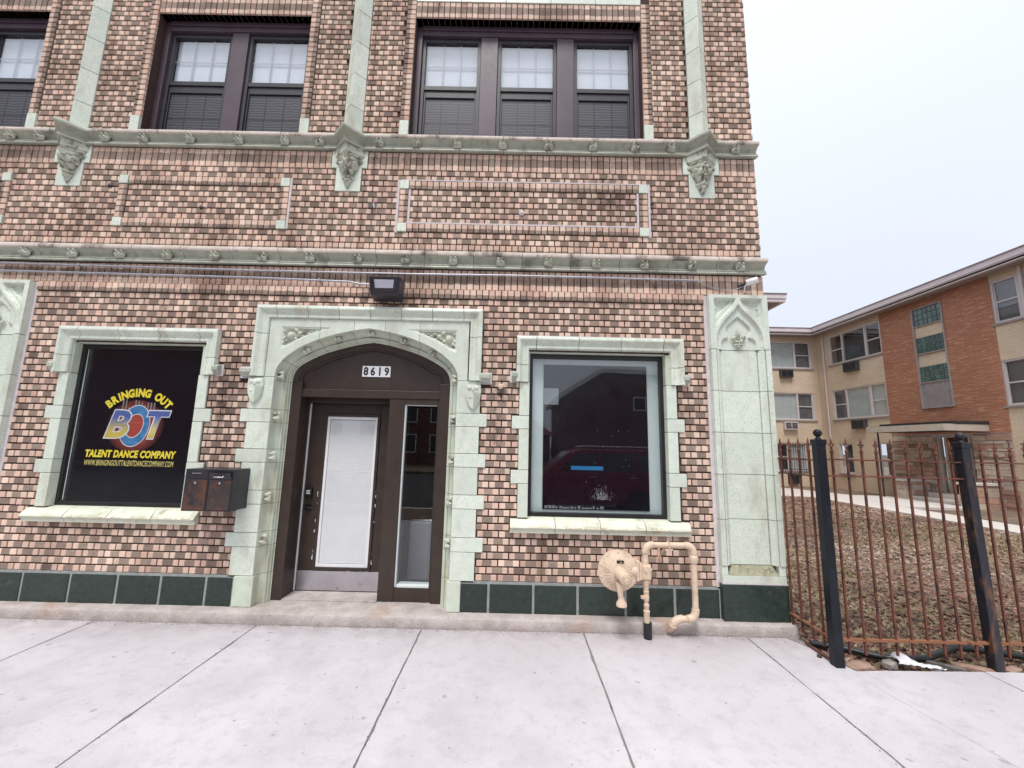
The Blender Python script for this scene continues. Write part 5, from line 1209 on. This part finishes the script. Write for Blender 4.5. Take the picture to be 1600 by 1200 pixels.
# hose and debris along the foot of the fence
hs_ = MB().tube([(2.70,-.22,.0),(2.92,-.285,.0),(3.035,-.385,.005),(3.13,-.44,.005),(3.24,-.465,.008),(3.36,-.475,.012),(3.48,-.470,.016),(3.60,-.435,.03),(3.73,-.39,.04),(3.86,-.325,.04),(4.0,-.31,.03),(4.16,-.345,.02),(4.4,-.40,.012),(4.8,-.45,.01),(5.6,-.42,.01)], .026, 12)
tag(hs_.build('drain_hose', 'hose_black', smooth='auto'), 'black corrugated drain hose snaking behind the rusty fence', 'hose')
def chunk(name, x, y, sx, sy, sz, mat, label, cat, rot=0, z_=-.02, seed=1):
    rs = random.Random(seed); bm = bmesh.new(); bmesh.ops.create_icosphere(bm, subdivisions=2, radius=1)
    for v in bm.verts:
        k = 1+rs.uniform(-.16, .16); v.co = Vector((max(-.8, min(.8, v.co.x*k))*sx, max(-.8, min(.8, v.co.y*k))*sy, max(-.7, min(.7, v.co.z*k))*sz))
    bmesh.ops.rotate(bm, verts=bm.verts, cent=(0,0,0), matrix=Matrix.Rotation(rot, 3, 'Z')); bmesh.ops.translate(bm, verts=bm.verts, vec=(x, y, z_+sz*.55))
    me = bpy.data.meshes.new(name); bm.to_mesh(me); bm.free(); return tag(obj(name, me, mat), label, cat)
chunk('stone_slab', 2.83, -.575, .14, .075, .035, 'rubble_brick', 'flat reddish stone lying at the foot of the navy post', 'stone', .2, -.03, 1)
chunk('brick_chunk', 3.77, -.555, .16, .05, .03, 'rubble_brick', 'broken orange brick lying beside the rust-streaked post', 'brick', -.5, -.03, 2)
chunk('concrete_chunk', 3.12, -.535, .08, .05, .04, 'rubble_stone', 'pale broken concrete lump beside the white rag', 'rubble', .4, -.03, 3)
chunk('brick_chunk', 4.06, -.575, .10, .05, .03, 'rubble_brick', 'brick fragment at the soil edge past the rust-streaked post', 'brick', .3, -.03, 4)
chunk('pebble', 2.60, -.465, .022, .018, .018, 'soil', 'small dark stone on the sidewalk edge near the navy post', 'stone', .3, .0, 5)
m_ = MB().box(-.12,.12,-.02,.02,0,.018); o = tag(m_.build('board', 'old_board'), 'weathered grey board scrap lying under the black hose', 'board'); o.location = (3.56,-.545,-.012); o.rotation_euler = (.06,.05,-.5)
rs = random.Random(11); n = 16; rows = []
for i in range(n):
    u = i/(n-1); rows.append([(3.16+.30*u+.02*math.sin(j*1.3), -.52-.10*u+.085*(j/8-.5)*(1.2-.6*u), .006+.055*math.exp(-((u-.18)/.25)**2)*(1-abs(j/4-1))*1.4+rs.uniform(0,.014)) for j in range(9)])
o = tag(MB().grid(rows).build('white_rag', 'white_rag', smooth=True), 'crumpled white rag lying on soil under the fence', 'rag'); so = o.modifiers.new('solid', 'SOLIDIFY'); so.thickness = .003
chunk('paper_scrap', 3.44, -.59, .035, .025, .018, 'white_rag', 'small white scrap beside the grey board under the fence', 'litter', .3, -.02, 8)
lf = MB()
me_leaf = None
for (x, y, s_, a, lab_) in ((-.98,-2.02,.022,.6,'dark curled leaf on the sidewalk slab in front of the brown door'),(1.86,-1.78,.030,2.0,'dry brown leaf on the slab in front of the gas regulator')):
    if me_leaf is None:
        me_leaf = MB().add([(-1,0,0),(-.3,-.32,.12),(.5,-.28,.06),(1,0,.16),(.4,.30,.1),(-.4,.28,.02)], [(0,1,2,3,4,5)]).mesh('fallen_leaf'); me_leaf.materials.append(M['leaf_litter'])
    o = bpy.data.objects.new('fallen_leaf', me_leaf); col.objects.link(o); o.location = (x, y, .002); o.scale = (s_, s_, s_); o.rotation_euler = (0, 0, a); tag(o, lab_, 'leaf', 'leaves on the sidewalk')
# rubble crumbs between sidewalk and fence
V_ = []; F_ = []; rs = random.Random(21)
for i in range(1500):
    if rs.random() < .6: x, y = rs.uniform(2.72, 5.2), rs.gauss(-.55, .06)
    else: y = rs.uniform(-.6, 0); x = 2.70-.10*min(1, max(0, (y+.6)/.55))+abs(rs.gauss(0, .10))
    if y < -.62: continue
    s_ = rs.uniform(.003, .014); z_ = lawn_z(x, y)+.012 if x > 2.64 else -.01; n0 = len(V_)
    V_ += [(x+s_*math.cos(a)*rs.uniform(.6,1.2), y+s_*math.sin(a)*rs.uniform(.6,1.2), z_) for a in (0, 1.6, 3.1, 4.7)]+[(x, y, z_+s_*rs.uniform(.4,1.0))]; F_ += [(n0,n0+1,n0+4),(n0+1,n0+2,n0+4),(n0+2,n0+3,n0+4),(n0+3,n0,n0+4)]
me = bpy.data.meshes.new('rubble_crumbs'); me.from_pydata(V_, [], F_); o = stuff(obj('rubble_crumbs', me, 'rubble_stone')); tag(o, 'small grey rubble crumbs along the sidewalk edge and fence', 'rubble')

# hairline crack running from the post across the walk
m_ = MB(); rs = random.Random(31); pts = [(2.70,-.70)]
while pts[-1][1] > -2.2: pts.append((pts[-1][0]+rs.uniform(-.004,.018), pts[-1][1]-.035))
for (xa, ya), (xb, yb) in zip(pts, pts[1:]):
    w_ = rs.uniform(.0006, .0018); m_.add([(xa-w_,ya,.0006),(xa+w_,ya,.0006),(xb+w_,yb,.0006),(xb-w_,yb,.0006)], [(0,1,2,3)])
m_.build('crack', 'joint_fill', sidewalk)
# grit gathered along the ledge and in the joints
V_ = []; F_ = []
for i in range(900):
    if rs.random() < .7: x, y = rs.uniform(-6, 2.5), -.128-abs(rs.gauss(0, .035))
    else: x, y = rs.choice(JX[4:11])+rs.gauss(0, .012), rs.uniform(-2.3, -.15)
    s_ = rs.uniform(.0012, .005); n0 = len(V_); V_ += [(x-s_,y,0.0005),(x,y-s_,0.0005),(x+s_,y,0.0005),(x,y+s_,0.0005),(x,y,s_*.9)]; F_ += [(n0,n0+1,n0+4),(n0+1,n0+2,n0+4),(n0+2,n0+3,n0+4),(n0+3,n0,n0+4)]
me = bpy.data.meshes.new('grit'); me.from_pydata(V_, [], F_); o = stuff(obj('grit', me, 'soil')); tag(o, 'dark grit scattered along the stone ledge and slab joints', 'grit')

# ------------------------------------------------------------------ courtyard apartment building beyond the lawn
YC = 16.55; XW = 15.7; XB = 15.68                     # back wing face, side wing face, red bay face
apt = thing('apartment_building', 'three storey cream brick apartment building with red brick entrance bay behind the fence', 'building', (15.7, 12, 0))
side_xf = lambda lx, ly, lz: (XW+ly, YC-lx, lz)      # local x runs towards the viewer along the side wing
bay_xf = lambda lx, ly, lz: (XB+ly, YC-lx, lz)
back_xf = lambda lx, ly, lz: (lx, YC+ly, lz)
def pbox(name, mat, parent, xf, *bs, bevel=0):
    m_ = MB(xf)
    for q in bs: m_.box(*q)
    return m_.build(name, mat, parent, bevel=bevel)
def wall_cells(name, mat, xf, x0, x1, z0, z1, holes, dep=.16):
    xs_ = sorted({x0, x1} | {q for h_ in holes for q in h_[:2] if x0 < q < x1}); zs_ = sorted({z0, z1} | {q for h_ in holes for q in h_[2:] if z0 < q < z1}); m_ = MB(xf)
    for a, b_ in zip(xs_, xs_[1:]):
        for c_, d_ in zip(zs_, zs_[1:]):
            if not any(h_[0] < (a+b_)/2 < h_[1] and h_[2] < (c_+d_)/2 < h_[3] for h_ in holes): m_.add([(a,0,c_),(b_,0,c_),(b_,0,d_),(a,0,d_)], [(0,1,2,3)])
    for a, b_, c_, d_ in holes:
        for p, q in (((a,c_),(a,d_)),((b_,c_),(b_,d_)),((a,c_),(b_,c_)),((a,d_),(b_,d_))): m_.add([(p[0],0,p[1]),(q[0],0,q[1]),(q[0],dep,q[1]),(p[0],dep,p[1])], [(0,1,2,3)])
    return m_.build(name, mat, apt)
def awindow(xf, x0, x1, z0, z1, lay, name='window', bars=False):
    """lay: list of (kind, fraction, shade) left to right"""
    root = pbox(name, 'vinyl_white', apt, xf, (x0, x0+.07, .02, .12, z0, z1), (x1-.07, x1, .02, .12, z0, z1), (x0+.0705, x1-.0705, .02, .12, z1-.06, z1), (x0+.0705, x1-.0705, .02, .12, z0, z0+.07), bevel=.006)
    X0, X1 = x0+.0705, x1-.0705; n = len(lay); mw = .085; tot = X1-X0-mw*(n-1); x = X0
    for i, (kind, fr, shade) in enumerate(lay):
        w_ = tot*fr
        if i: pbox('mullion', 'vinyl_white', root, xf, (x-mw+.0005, x-.0005, .025, .115, z0+.071, z1-.061), bevel=.006)
        pbox('pane', 'glass', root, xf, (x, x+w_, .070, .074, z0+.071, z1-.061))
        if shade: 
            cut = {'curtain': .0, 'curtain_grey': .0}.get(shade, 0); pbox('curtain', shade, root, xf, (x, x+w_, .115, .119, z0+.071, z1-.061))
        if kind == 'dh':
            zm = (z0+z1)/2; pbox('meeting_rail', 'vinyl_white', root, xf, (x, x+w_, .055, .085, zm-.025, zm+.025), bevel=.004)
            
            for xq in (x, x+w_-.03): pbox('stile', 'vinyl_white', root, xf, (xq, xq+.03, .058, .068, z0+.071, z1-.061))
        x += w_+mw
    pbox('back_panel', 'interior_dim', root, xf, (x0, x1, .40, .41, z0, z1))
    pbox('sill', 'soffit', root, xf, (x0-.06, x1+.06, -.05, .06, z0-.07, z0-.001), bevel=.006)
    if bars:
        m_ = MB(xf)
        k = x0
        while k <= x1: m_.box(k, k+.014, -.07, -.056, z0-.05, z1+.05); k += .115
        for zz in (z0+.05, z1-.08): m_.box(x0-.12, x1+.12, -.058, -.044, zz, zz+.03)
        m_.build('security_bars', 'black_steel', root)
    return root
D0 = 20.7                                             # distance of the corner from the viewer
L = lambda d: D0-d                                    # distance -> local x on the side wing
# back wing (faces the viewer)
bh = [(13.25,15.45,5.91,7.32),(13.25,15.40,3.24,4.64),(13.05,14.78,.72,2.06),(11.0,12.6,5.91,7.32),(11.0,12.6,3.24,4.64)]
wall_cells('wall', 'cream_brick_X', back_xf, 10.2, XW, -.05, 7.62, bh)
awindow(back_xf, *bh[0], [('pic',.62,'curtain'),('dh',.38,'curtain_grey')]); awindow(back_xf, *bh[1], [('pic',.62,'curtain'),('dh',.38,'curtain_grey')])
awindow(back_xf, *bh[2], [('dh',.5,None),('dh',.5,'curtain')], bars=True)
awindow(back_xf, *bh[3], [('dh',1,None)]); awindow(back_xf, *bh[4], [('dh',1,None)])
# side wing (faces left) on both sides of the red bay
sh = [(L(19.86),L(16.96),5.91,7.36),(L(19.90),L(16.97),3.23,4.66),(L(19.78),L(18.95),.70,2.09),(L(17.70),L(16.98),.72,2.12)]
wall_cells('wall', 'cream_brick_Y', side_xf, 0, L(16.93), -.05, 7.62, sh)
awindow(side_xf, *sh[0], [('dh',.27,None),('pic',.46,None),('dh',.27,None)]); awindow(side_xf, *sh[1], [('dh',.27,'curtain_grey'),('pic',.46,'curtain'),('dh',.27,'curtain')])
awindow(side_xf, *sh[2], [('dh',1,None)]); awindow(side_xf, *sh[3], [('dh',1,None)])
sr_ = [(L(12.88),L(10.4),5.94,7.36),(L(12.89),L(10.4),3.26,4.72),(L(12.55),L(11.0),.72,2.12),(L(9.2),L(6.8),5.94,7.36),(L(9.2),L(6.8),3.26,4.72)]
wall_cells('wall', 'cream_brick_Y', side_xf, L(12.88), L(5.0), -.05, 7.62, sr_)
for h_ in sr_: awindow(side_xf, *h_, [('dh',.28,'curtain_grey'),('pic',.44,'curtain_grey'),('dh',.28,'curtain_grey')] if h_[2] > 1 else [('dh',.5,None),('dh',.5,None)], bars=h_[2] < 1)
pbox('end_wall', 'cream_brick_X', apt, None, (XW, XW+9, YC-L(5.0)-.01, YC-L(5.0), -.05, 7.6))
# red bay with stone base
bx0, bx1 = L(16.93), L(12.88)
stw = (L(15.53), L(14.38), 3.39, 7.30); entr = (L(15.32), L(14.0), .30, 2.33)
wall_cells('bay_wall', 'red_brick_Y', bay_xf, bx0, bx1, 2.42, 7.62, [stw], .12)
pbox('bay_return', 'red_brick_X', apt, None, (XB, XW, YC-bx1-.005, YC-bx1, 2.42, 7.62)); pbox('bay_return', 'red_brick_X', apt, None, (XB, XW, YC-bx0, YC-bx0+.005, 2.42, 7.62))
base = pbox('stone_base', 'ledge_stone', apt, bay_xf, (bx0, entr[0], .02, .28, -.05, 2.42), (entr[1], bx1, .02, .28, -.05, 2.42), (entr[0], entr[1], .02, .28, 2.30, 2.42))
rs = random.Random(4)
zz = -.03
while zz < 2.36:
    h_ = rs.choice((.09,.11,.14,.19)); h_ = min(h_, 2.415-zz); x = bx0
    while x < bx1-.02:
        w_ = min(rs.uniform(.35,1.0), bx1-x)
        if bx1-x-w_ < .12: w_ = bx1-x
        a, b_ = x, x+w_; segs = [(a, b_)]
        if zz < entr[3]-.02:
            segs = []
            if a < entr[0]: segs.append((a, min(b_, entr[0])))
            if b_ > entr[1]: segs.append((max(a, entr[1]), b_))
        for p, q in segs:
            if q-p > .04: pbox('stone', rs.choice(('ashlar','ashlar','ashlar_pink','ashlar_brown')), base, bay_xf, (p+.006, q-.006, -rs.uniform(.0,.035), .03, zz+.006, zz+h_-.006), bevel=.008)
        x += w_
    zz += h_
# stair window: three glass block lights, cream panels, ribbed spandrel
st = pbox('stair_window', 'grey_metal', apt, bay_xf, (stw[0], stw[0]+.05, -.03, .10, stw[2], stw[3]), (stw[1]-.05, stw[1], -.03, .10, stw[2], stw[3]), (stw[0]+.0505, stw[1]-.0505, -.03, .10, stw[3]-.04, stw[3]), (stw[0]+.0505, stw[1]-.0505, -.04, .10, stw[2], stw[2]+.03))
u0, u1 = stw[0]+.051, stw[1]-.051
for (za, zb) in ((6.60,7.255),(5.51,6.13),(4.40,4.99)):
    nx_, nz_ = 6, 3
    for i in range(nx_):
        for j in range(nz_): pbox('glass_block', 'glass_block', st, bay_xf, (u0+(u1-u0)*i/nx_+.008, u0+(u1-u0)*(i+1)/nx_-.008, .02, .08, za+(zb-za)*j/nz_+.008, za+(zb-za)*(j+1)/nz_-.008), bevel=.014)
    pbox('block_joint', 'grey_metal', st, bay_xf, (u0, u1, .045, .075, za, zb)); pbox('sill', 'soffit', st, bay_xf, (u0, u1, -.02, .08, za-.05, za-.002))
for (za, zb) in ((6.135,6.545),(4.995,5.455)): pbox('brick_panel', 'cream_brick_Y', st, bay_xf, (u0, u1, .03, .08, za, zb))
m_ = MB(bay_xf)
for i in range(22): x = u0+(u1-u0)*i/22; m_.box(x, x+(u1-u0)/44, -.005, .05, stw[2]+.031, 4.348); m_.box(x+(u1-u0)/44, x+(u1-u0)/22, .012, .05, stw[2]+.031, 4.348)
m_.build('ribbed_panel', 'grey_metal', st)
# eaves: fascia in two bands with a thin dark roof edge, soffit
roof = pbox('roof', 'soffit', apt, None, (15.12, 24.6, YC-15.7, YC+8, 7.60, 7.66), (10.8, 15.119, YC-.58, YC+8, 7.60, 7.66))
FP = [(0,7.575),(.0,7.70),(.03,7.705),(.03,7.885),(.0,7.885),(-.14,7.885),(-.14,7.575)]
m_ = MB(); m_.sweep([(15.12, YC-15.7), (15.12, YC-.58), (10.8, YC-.58)], FP, XY); m_.build('fascia', 'fascia', roof)
m_ = MB(); m_.sweep([(15.12, YC-15.7), (15.12, YC-.58), (10.8, YC-.58)], [(.055,7.886),(.055,7.925),(-.3,7.945),(-.3,7.886)], XY); m_.build('roof_edge', 'fascia_edge', roof)
# left wing whose eave corner shows past the corner building
pbox('wall', 'cream_brick_X', apt, None, (4.5, 10.2, 12.02, 12.5, -.05, 7.6)); pbox('wall', 'cream_brick_Y', apt, None, (9.9, 10.2, 12.5, YC+2, -.05, 7.6))
lr = pbox('roof', 'soffit', apt, None, (4.2, 10.78, 11.45, YC+8, 7.60, 7.66))
m_ = MB(); m_.sweep([(10.8, YC+2), (10.8, 11.43), (4.2, 11.43)], FP, XY); m_.build('fascia', 'fascia', lr)
m_ = MB(); m_.sweep([(10.8, YC+2), (10.8, 11.43), (4.2, 11.43)], [(.055,7.886),(.055,7.925),(-.3,7.945),(-.3,7.886)], XY); m_.build('roof_edge', 'fascia_edge', lr)
# entrance: door, side lights, canopy, cheek walls
ed = pbox('entrance_door', 'door_maroon', apt, bay_xf, (L(15.02), L(14.30), .25, .30, .30, 2.28))
pbox('frame', 'canopy_cream', ed, bay_xf, (L(15.32), L(15.24), .16, .30, .30, 2.33), (L(14.08), L(14.0), .16, .30, .30, 2.33), (L(15.10), L(15.025), .18, .30, .30, 2.33), (L(14.295), L(14.22), .18, .30, .30, 2.33), bevel=.005)
pbox('pane', 'glass', ed, bay_xf, (L(14.93), L(14.39), .244, .248, .9, 2.1)); pbox('pane', 'glass', ed, bay_xf, (L(15.23), L(15.11), .244, .248, .4, 2.25)); pbox('pane', 'glass', ed, bay_xf, (L(14.21), L(14.09), .244, .248, .4, 2.25))
pbox('back_panel', 'interior_dim', ed, bay_xf, (L(15.32), L(14.0), .5, .51, .2, 2.33))
can = pbox('canopy', 'tar', apt, None, (14.26, 15.67, YC-L(13.50), YC-L(16.32), 2.64, 2.71))
m_ = MB(); m_.sweep([(15.67, YC-L(13.47)), (14.2, YC-L(13.47)), (14.2, YC-L(16.36)), (15.67, YC-L(16.36))], [(.0,2.475),(-.02,2.475),(-.02,2.515),(-.05,2.525),(-.05,2.615),(-.07,2.625),(-.07,2.695),(.03,2.695),(.03,2.475)][::-1], lambda a, b_, w_: (a, b_, w_)); m_.build('fascia', 'canopy_cream', can)
pbox('roof_felt', 'tar', can, None, (14.55, 15.67, YC-L(13.42), YC-L(16.2), 2.711, 2.80)); pbox('soffit', 'tar', can, None, (14.24, 15.67, YC-L(13.52), YC-L(16.30), 2.50, 2.52))  # felt is tar; the soffit's near-black colour paints in the shade under the canopy
MB().tube([(14.36, YC-L(16.1), -.02), (14.36, YC-L(16.1), 2.51)], .03, 10).build('post', 'black_steel', can)
for d0, d1, hh in ((13.35,13.72,.80),(15.60,16.0,.74)):
    cwl = MB().box(14.72, 15.66, YC-L(d0)+.02, YC-L(d1)-.02, -.05, hh-.08).build('cheek_wall', 'ledge_stone', apt)
    zz = -.03
    while zz < hh-.12:
        h_ = rs.choice((.14,.19)); h_ = min(h_, hh-.085-zz); x = 14.70
        while x < 15.58:
            w_ = rs.uniform(.3,.5); MB().box(x+.004, min(x+w_, 15.65)-.004, YC-L(d0)-rs.uniform(0,.02), YC-L(d1)+rs.uniform(0,.02), zz+.004, zz+h_-.004).build('stone', rs.choice(('ashlar','ashlar_pink')), cwl, bevel=.008); x += w_
        zz += h_
    MB().box(14.65, 15.67, YC-L(d0)-.05, YC-L(d1)+.05, hh-.08, hh).build('coping', 'path_concrete', cwl, bevel=.01)
stp = struct(MB().box(14.85, 15.66, YC-L(13.75), YC-L(15.57), -.05, .15).build('entrance_step', 'path_concrete', bevel=.01))
struct(MB().box(15.25, 15.97, YC-L(14.02), YC-L(15.30), .151, .30).build('entrance_step', 'path_concrete', bevel=.01))
for lx in (.55, L(12.0)):
    MB(side_xf).tube([(lx,-.06,7.55),(lx,-.06,5.2),(lx,-.06,2.6),(lx,-.06,.1)], .04, 8).build('downpipe', 'fascia', apt)
adopt(apt)
# through-wall air conditioners
def aircon(xf, x0, x1, z0, z1, label, front):
    t_ = thing('air_conditioner', label, 'air conditioner', xf((x0+x1)/2, 0, z0), 'air conditioners under the apartment windows')
    pbox('case', 'ac_dark' if not front else 'vinyl_white', t_, xf, (x0, x1, -.17, .02, z0, z1), bevel=.01)
    pbox('grille', 'print_black', t_, xf, (x0+.05, (x0+x1)/2-.02, -.175, -.1705, z0+.05, z1-.05)); pbox('grille', 'print_black', t_, xf, ((x0+x1)/2+.02, x1-.05, -.175, -.1705, z0+.05, z1-.05))
    m_ = MB(xf)
    for k in range(5): zz = z0+.07+(z1-z0-.14)*k/4; m_.box(x0+.05, x1-.05, -.179, -.1755, zz, zz+.012)
    m_.build('louvre', 'ac_dark' if not front else 'vinyl_white', t_)
    adopt(t_)
aircon(back_xf, 13.70, 14.34, 5.42, 5.83, 'dark air conditioner under the top floor curtained window of the back wing', 0)
aircon(back_xf, 13.70, 14.38, 2.74, 3.14, 'white fronted air conditioner in cream brick under curtained middle floor window', 1)
aircon(back_xf, 13.75, 14.24, .08, .56, 'dark air conditioner under the barred ground floor window', 0)
aircon(side_xf, L(18.90), L(18.15), 5.40, 5.84, 'dark air conditioner under the top floor window beside the red bay', 0)
aircon(side_xf, L(18.74), L(18.05), 2.74, 3.15, 'dark air conditioner under the middle floor window beside the red bay', 0)

# ------------------------------------------------------------------ what stands across the street (seen in the glass)
def car(name, label, cat, X0, Y0, paint, L_, W_, prof, roofprof, belt, nose):
    """side profile along x (nose at -x), near side at Y0, extends away to Y0-W_"""
    t_ = thing(name, label, cat, (X0+L_/2, Y0-W_/2, -.15)); zb = -.15
    m_ = MB(); n = len(prof); ins = .05
    ring0 = [(X0+x, Y0-.06, zb+z_) for x, z_ in prof]; ring1 = [(X0+x, Y0, zb+z_*.98+.01) for x, z_ in prof]
    a = [(X0+x, Y0, zb+z_) for x, z_ in prof]; b_ = [(X0+x, Y0-W_, zb+z_) for x, z_ in prof]
    m_.add(a+b_, [tuple(range(n)), tuple(range(2*n-1, n-1, -1))]+[(i, i+n, (i+1) % n+n, (i+1) % n) for i in range(n)]); m_.build('body', paint, t_, bevel=.05, seg=3)
    k = len(roofprof); m_ = MB(); tum = .16
    zr = max(z_ for x, z_ in roofprof)
    tk = lambda z_: tum*(z_-belt)/(zr-belt)
    a = [(X0+x, Y0-.03-tk(z_), zb+z_) for x, z_ in roofprof]; b_ = [(X0+x, Y0-W_+.03+tk(z_), zb+z_) for x, z_ in roofprof]
    m_.add(a+b_, [tuple(range(k)), tuple(range(2*k-1, k-1, -1))]+[(i, i+k, (i+1) % k+k, (i+1) % k) for i in range(k)]); m_.build('cabin', paint, t_, bevel=.04, seg=3)
    return t_, zb, tk
t_, zb, tk = car('red_suv', 'dark red parked sport utility vehicle reflected in the storefront window', 'car', -.35, -6.85, 'car_red', 4.75, 1.88,
    [(.0,.45),(.02,.80),(.10,.95),(1.25,1.10),(4.55,1.18),(4.72,1.05),(4.75,.45),(4.55,.30),(.15,.28)], [(1.15,1.06),(1.95,1.68),(2.3,1.76),(4.1,1.76),(4.45,1.62),(4.62,1.14)], 1.1, 0)
sidey = lambda z_: -6.85-.03-tk(z_)+.006
for poly in ([(1.62,1.17),(2.12,1.62),(2.72,1.66),(2.72,1.17)], [(2.80,1.17),(2.80,1.66),(3.62,1.66),(3.70,1.17)], [(3.78,1.20),(3.72,1.65),(4.05,1.62),(4.30,1.22)]):
    m_ = MB(); m_.add([(-.35+x, sidey(z_), zb+z_) for x, z_ in poly], [tuple(range(4))]); m_.build('window', 'car_glass', t_)
m_ = MB(); m_.add([(.88,-6.98,zb+1.14),(.88,-8.60,zb+1.14),(1.55,-8.50,zb+1.66),(1.55,-7.08,zb+1.66)], [(0,1,2,3)]); m_.build('windscreen', 'car_glass', t_)
for x in (2.55, 3.62): MB().box(-.35+x-.1, -.35+x+.1, -6.87, -6.835, zb+1.00, zb+1.035).build('door_handle', 'chrome', t_, bevel=.01)
MB().tube([(1.75,-7.05,zb+1.81),(2.0,-7.05,zb+1.84),(3.8,-7.05,zb+1.84),(4.0,-7.05,zb+1.80)], .02, 8).build('roof_rail', 'chrome', t_)
MB().box(1.15,1.35,-6.84,-6.66,zb+1.10,zb+1.26).build('mirror', 'car_red', t_, bevel=.04)
for x in (.90, 3.75):
    for y in (-6.90, -8.68): MB().lathe([(.0,-.11),(.30,-.11),(.36,-.08),(.36,.08),(.30,.11),(.0,.11)], (-.35+x, y, zb+.36), 'y', 24, False).build('wheel', 'tyre', t_)
for x in (.90, 3.75): MB().lathe([(.0,.115),(.22,.115),(.24,.10)], (-.35+x, -6.90, zb+.36), 'y', 20, False).build('rim', 'chrome', t_)
MB().box(-.36,-.25,-7.25,-6.88,zb+.75,zb+.9).build('headlight', 'chrome', t_, bevel=.03)
adopt(t_)
t_, zb, tk = car('white_van', 'white panel van parked across the street, faint in the door glass', 'van', -12.6, -16.2, 'car_white', 5.4, 2.0,
    [(.0,.45),(.03,.95),(.35,1.12),(1.0,1.25),(5.35,1.30),(5.4,.45),(5.2,.32),(.2,.30)], [(.85,1.2),(1.55,1.95),(1.9,2.1),(5.2,2.12),(5.36,1.95),(5.38,1.25)], 1.2, 0)
sidey = lambda z_: -16.2-.03-tk(z_)+.006
m_ = MB(); m_.add([(-12.6+x, sidey(z_), zb+z_) for x, z_ in [(1.35,1.28),(1.75,1.80),(2.35,1.85),(2.35,1.28)]], [tuple(range(4))]); m_.build('window', 'car_glass', t_)
for x in (1.0, 4.2):
    for y in (-16.25, -18.15): MB().lathe([(.0,-.11),(.30,-.11),(.35,-.08),(.35,.08),(.30,.11),(.0,.11)], (-12.6+x, y, zb+.35), 'y', 20, False).build('wheel', 'tyre', t_)
adopt(t_)
def house(name, label, x0, x1, yf, dep, zt, gable, wins):
    t_ = thing(name, label, 'house', ((x0+x1)/2, yf, 0))
    MB().box(x0, x1, yf-dep, yf, -.1, zt).build('wall', 'house_brick_X', t_)
    if gable:
        m_ = MB(); xm, zp = gable; m_.prism([(x0-.2,zt),(x1+.2,zt),(x1+.2,zp-.25),(xm+.3,zp),(xm,zp)], yf-dep, yf+.0, 'y'); m_.build('gable_wall', 'house_brick_X', t_)
        m_ = MB(); m_.prism([(x0-.4,zt-.1),(xm-.05,zp+.05),(xm+.3,zp+.08),(x1+.3,zp-.16),(x1+.3,zp+.15),(xm+.3,zp+.38),(xm-.15,zp+.35),(x0-.6,zt+.15)], yf-dep, yf+.25, 'y'); m_.build('roof', 'white_paint', t_)
    else:
        m_ = MB(); m_.hexa([(x0-.4,yf+.4,zt),(x1+.4,yf+.4,zt),(x1+.4,yf-dep-.4,zt),(x0-.4,yf-dep-.4,zt),(x0+2,yf-dep*.4,zt+1.9),(x1-2,yf-dep*.4,zt+1.9),(x1-2,yf-dep*.6,zt+1.9),(x0+2,yf-dep*.6,zt+1.9)]); m_.build('roof', 'roof_shingle', t_)
    for (a, b_, c_, d_) in wins:
        w_ = MB().box(a, b_, yf+.0, yf+.05, c_, d_).build('window', 'white_paint', t_); MB().box(a+.08, b_-.08, yf+.05, yf+.06, c_+.08, d_-.08).build('pane', 'car_glass', w_)
    adopt(t_)
house('brick_house', 'dark brick house with white gabled eaves reflected in the storefront window', 3.6, 15.5, -24, 10, 5.0, (6.2, 6.75), [(8.4,9.3,4.2,5.2),(13,14.2,3.2,4.6)])
house('brick_house', 'brown brick house with white windows reflected in the door sidelight', -12.0, -3.4, -27, 9, 5.6, None, [(-8.6,-7.4,3.2,4.6),(-6.4,-5.2,3.2,4.6),(-8.6,-7.4,.9,2.3),(-6.4,-5.2,.9,2.3)])
house('garage', 'low brick garage with red shingle roof across the street', -3.0, 3.0, -29, 6, 2.5, None, [(-2.0,.5,.0,2.0)])
house('brick_house', 'tall brown brick walk-up across the street opposite the dance sign', -46, -15.5, -23, 9, 11.5, None, [(-40,-38.5,4.2,5.6),(-26,-24.5,1.2,2.6),(-20,-18.5,7.2,8.6)])
house('brick_house', 'brick house across the street right of the gabled one', 18, 30, -25, 9, 5.2, None, [(20,21.5,1.2,2.6),(24,25.5,1.2,2.6)])
# bare street tree
tr = thing('bare_tree', 'bare street tree reflected in the storefront window', 'tree', (8.2, -20.6, 0)); rs = random.Random(6); tb = MB(); cr = MB()
def branch(p, d, l, r, lev):
    pts = [p]; dd = d.copy(); rr = [r]
    for k in range(4):
        dd = (dd+Vector((rs.uniform(-.22,.22), rs.uniform(-.22,.22), rs.uniform(-.05,.14)))).normalized(); pts.append(pts[-1]+dd*l/4); rr.append(r*(1-.16*(k+1)))
    (tb if lev == 0 else cr).tube(pts, rr, 8 if lev < 2 else 5, False)
    if lev < 5:
        for k in range(3 if lev < 3 else 2):
            q = pts[rs.choice((2,3,4,4))]; nd = (dd+Vector((rs.uniform(-.9,.9), rs.uniform(-.9,.9), rs.uniform(-.1,.6)))).normalized(); branch(q, nd, l*rs.uniform(.6,.8), rr[-1]*rs.uniform(.55,.8), lev+1)
branch(Vector((8.2,-20.6,-.1)), Vector((0,0,1)), 2.6, .17, 0)
tb.build('trunk', 'bark', tr, smooth=True); cr.build('crown', 'bark', tr, smooth=True); adopt(tr)
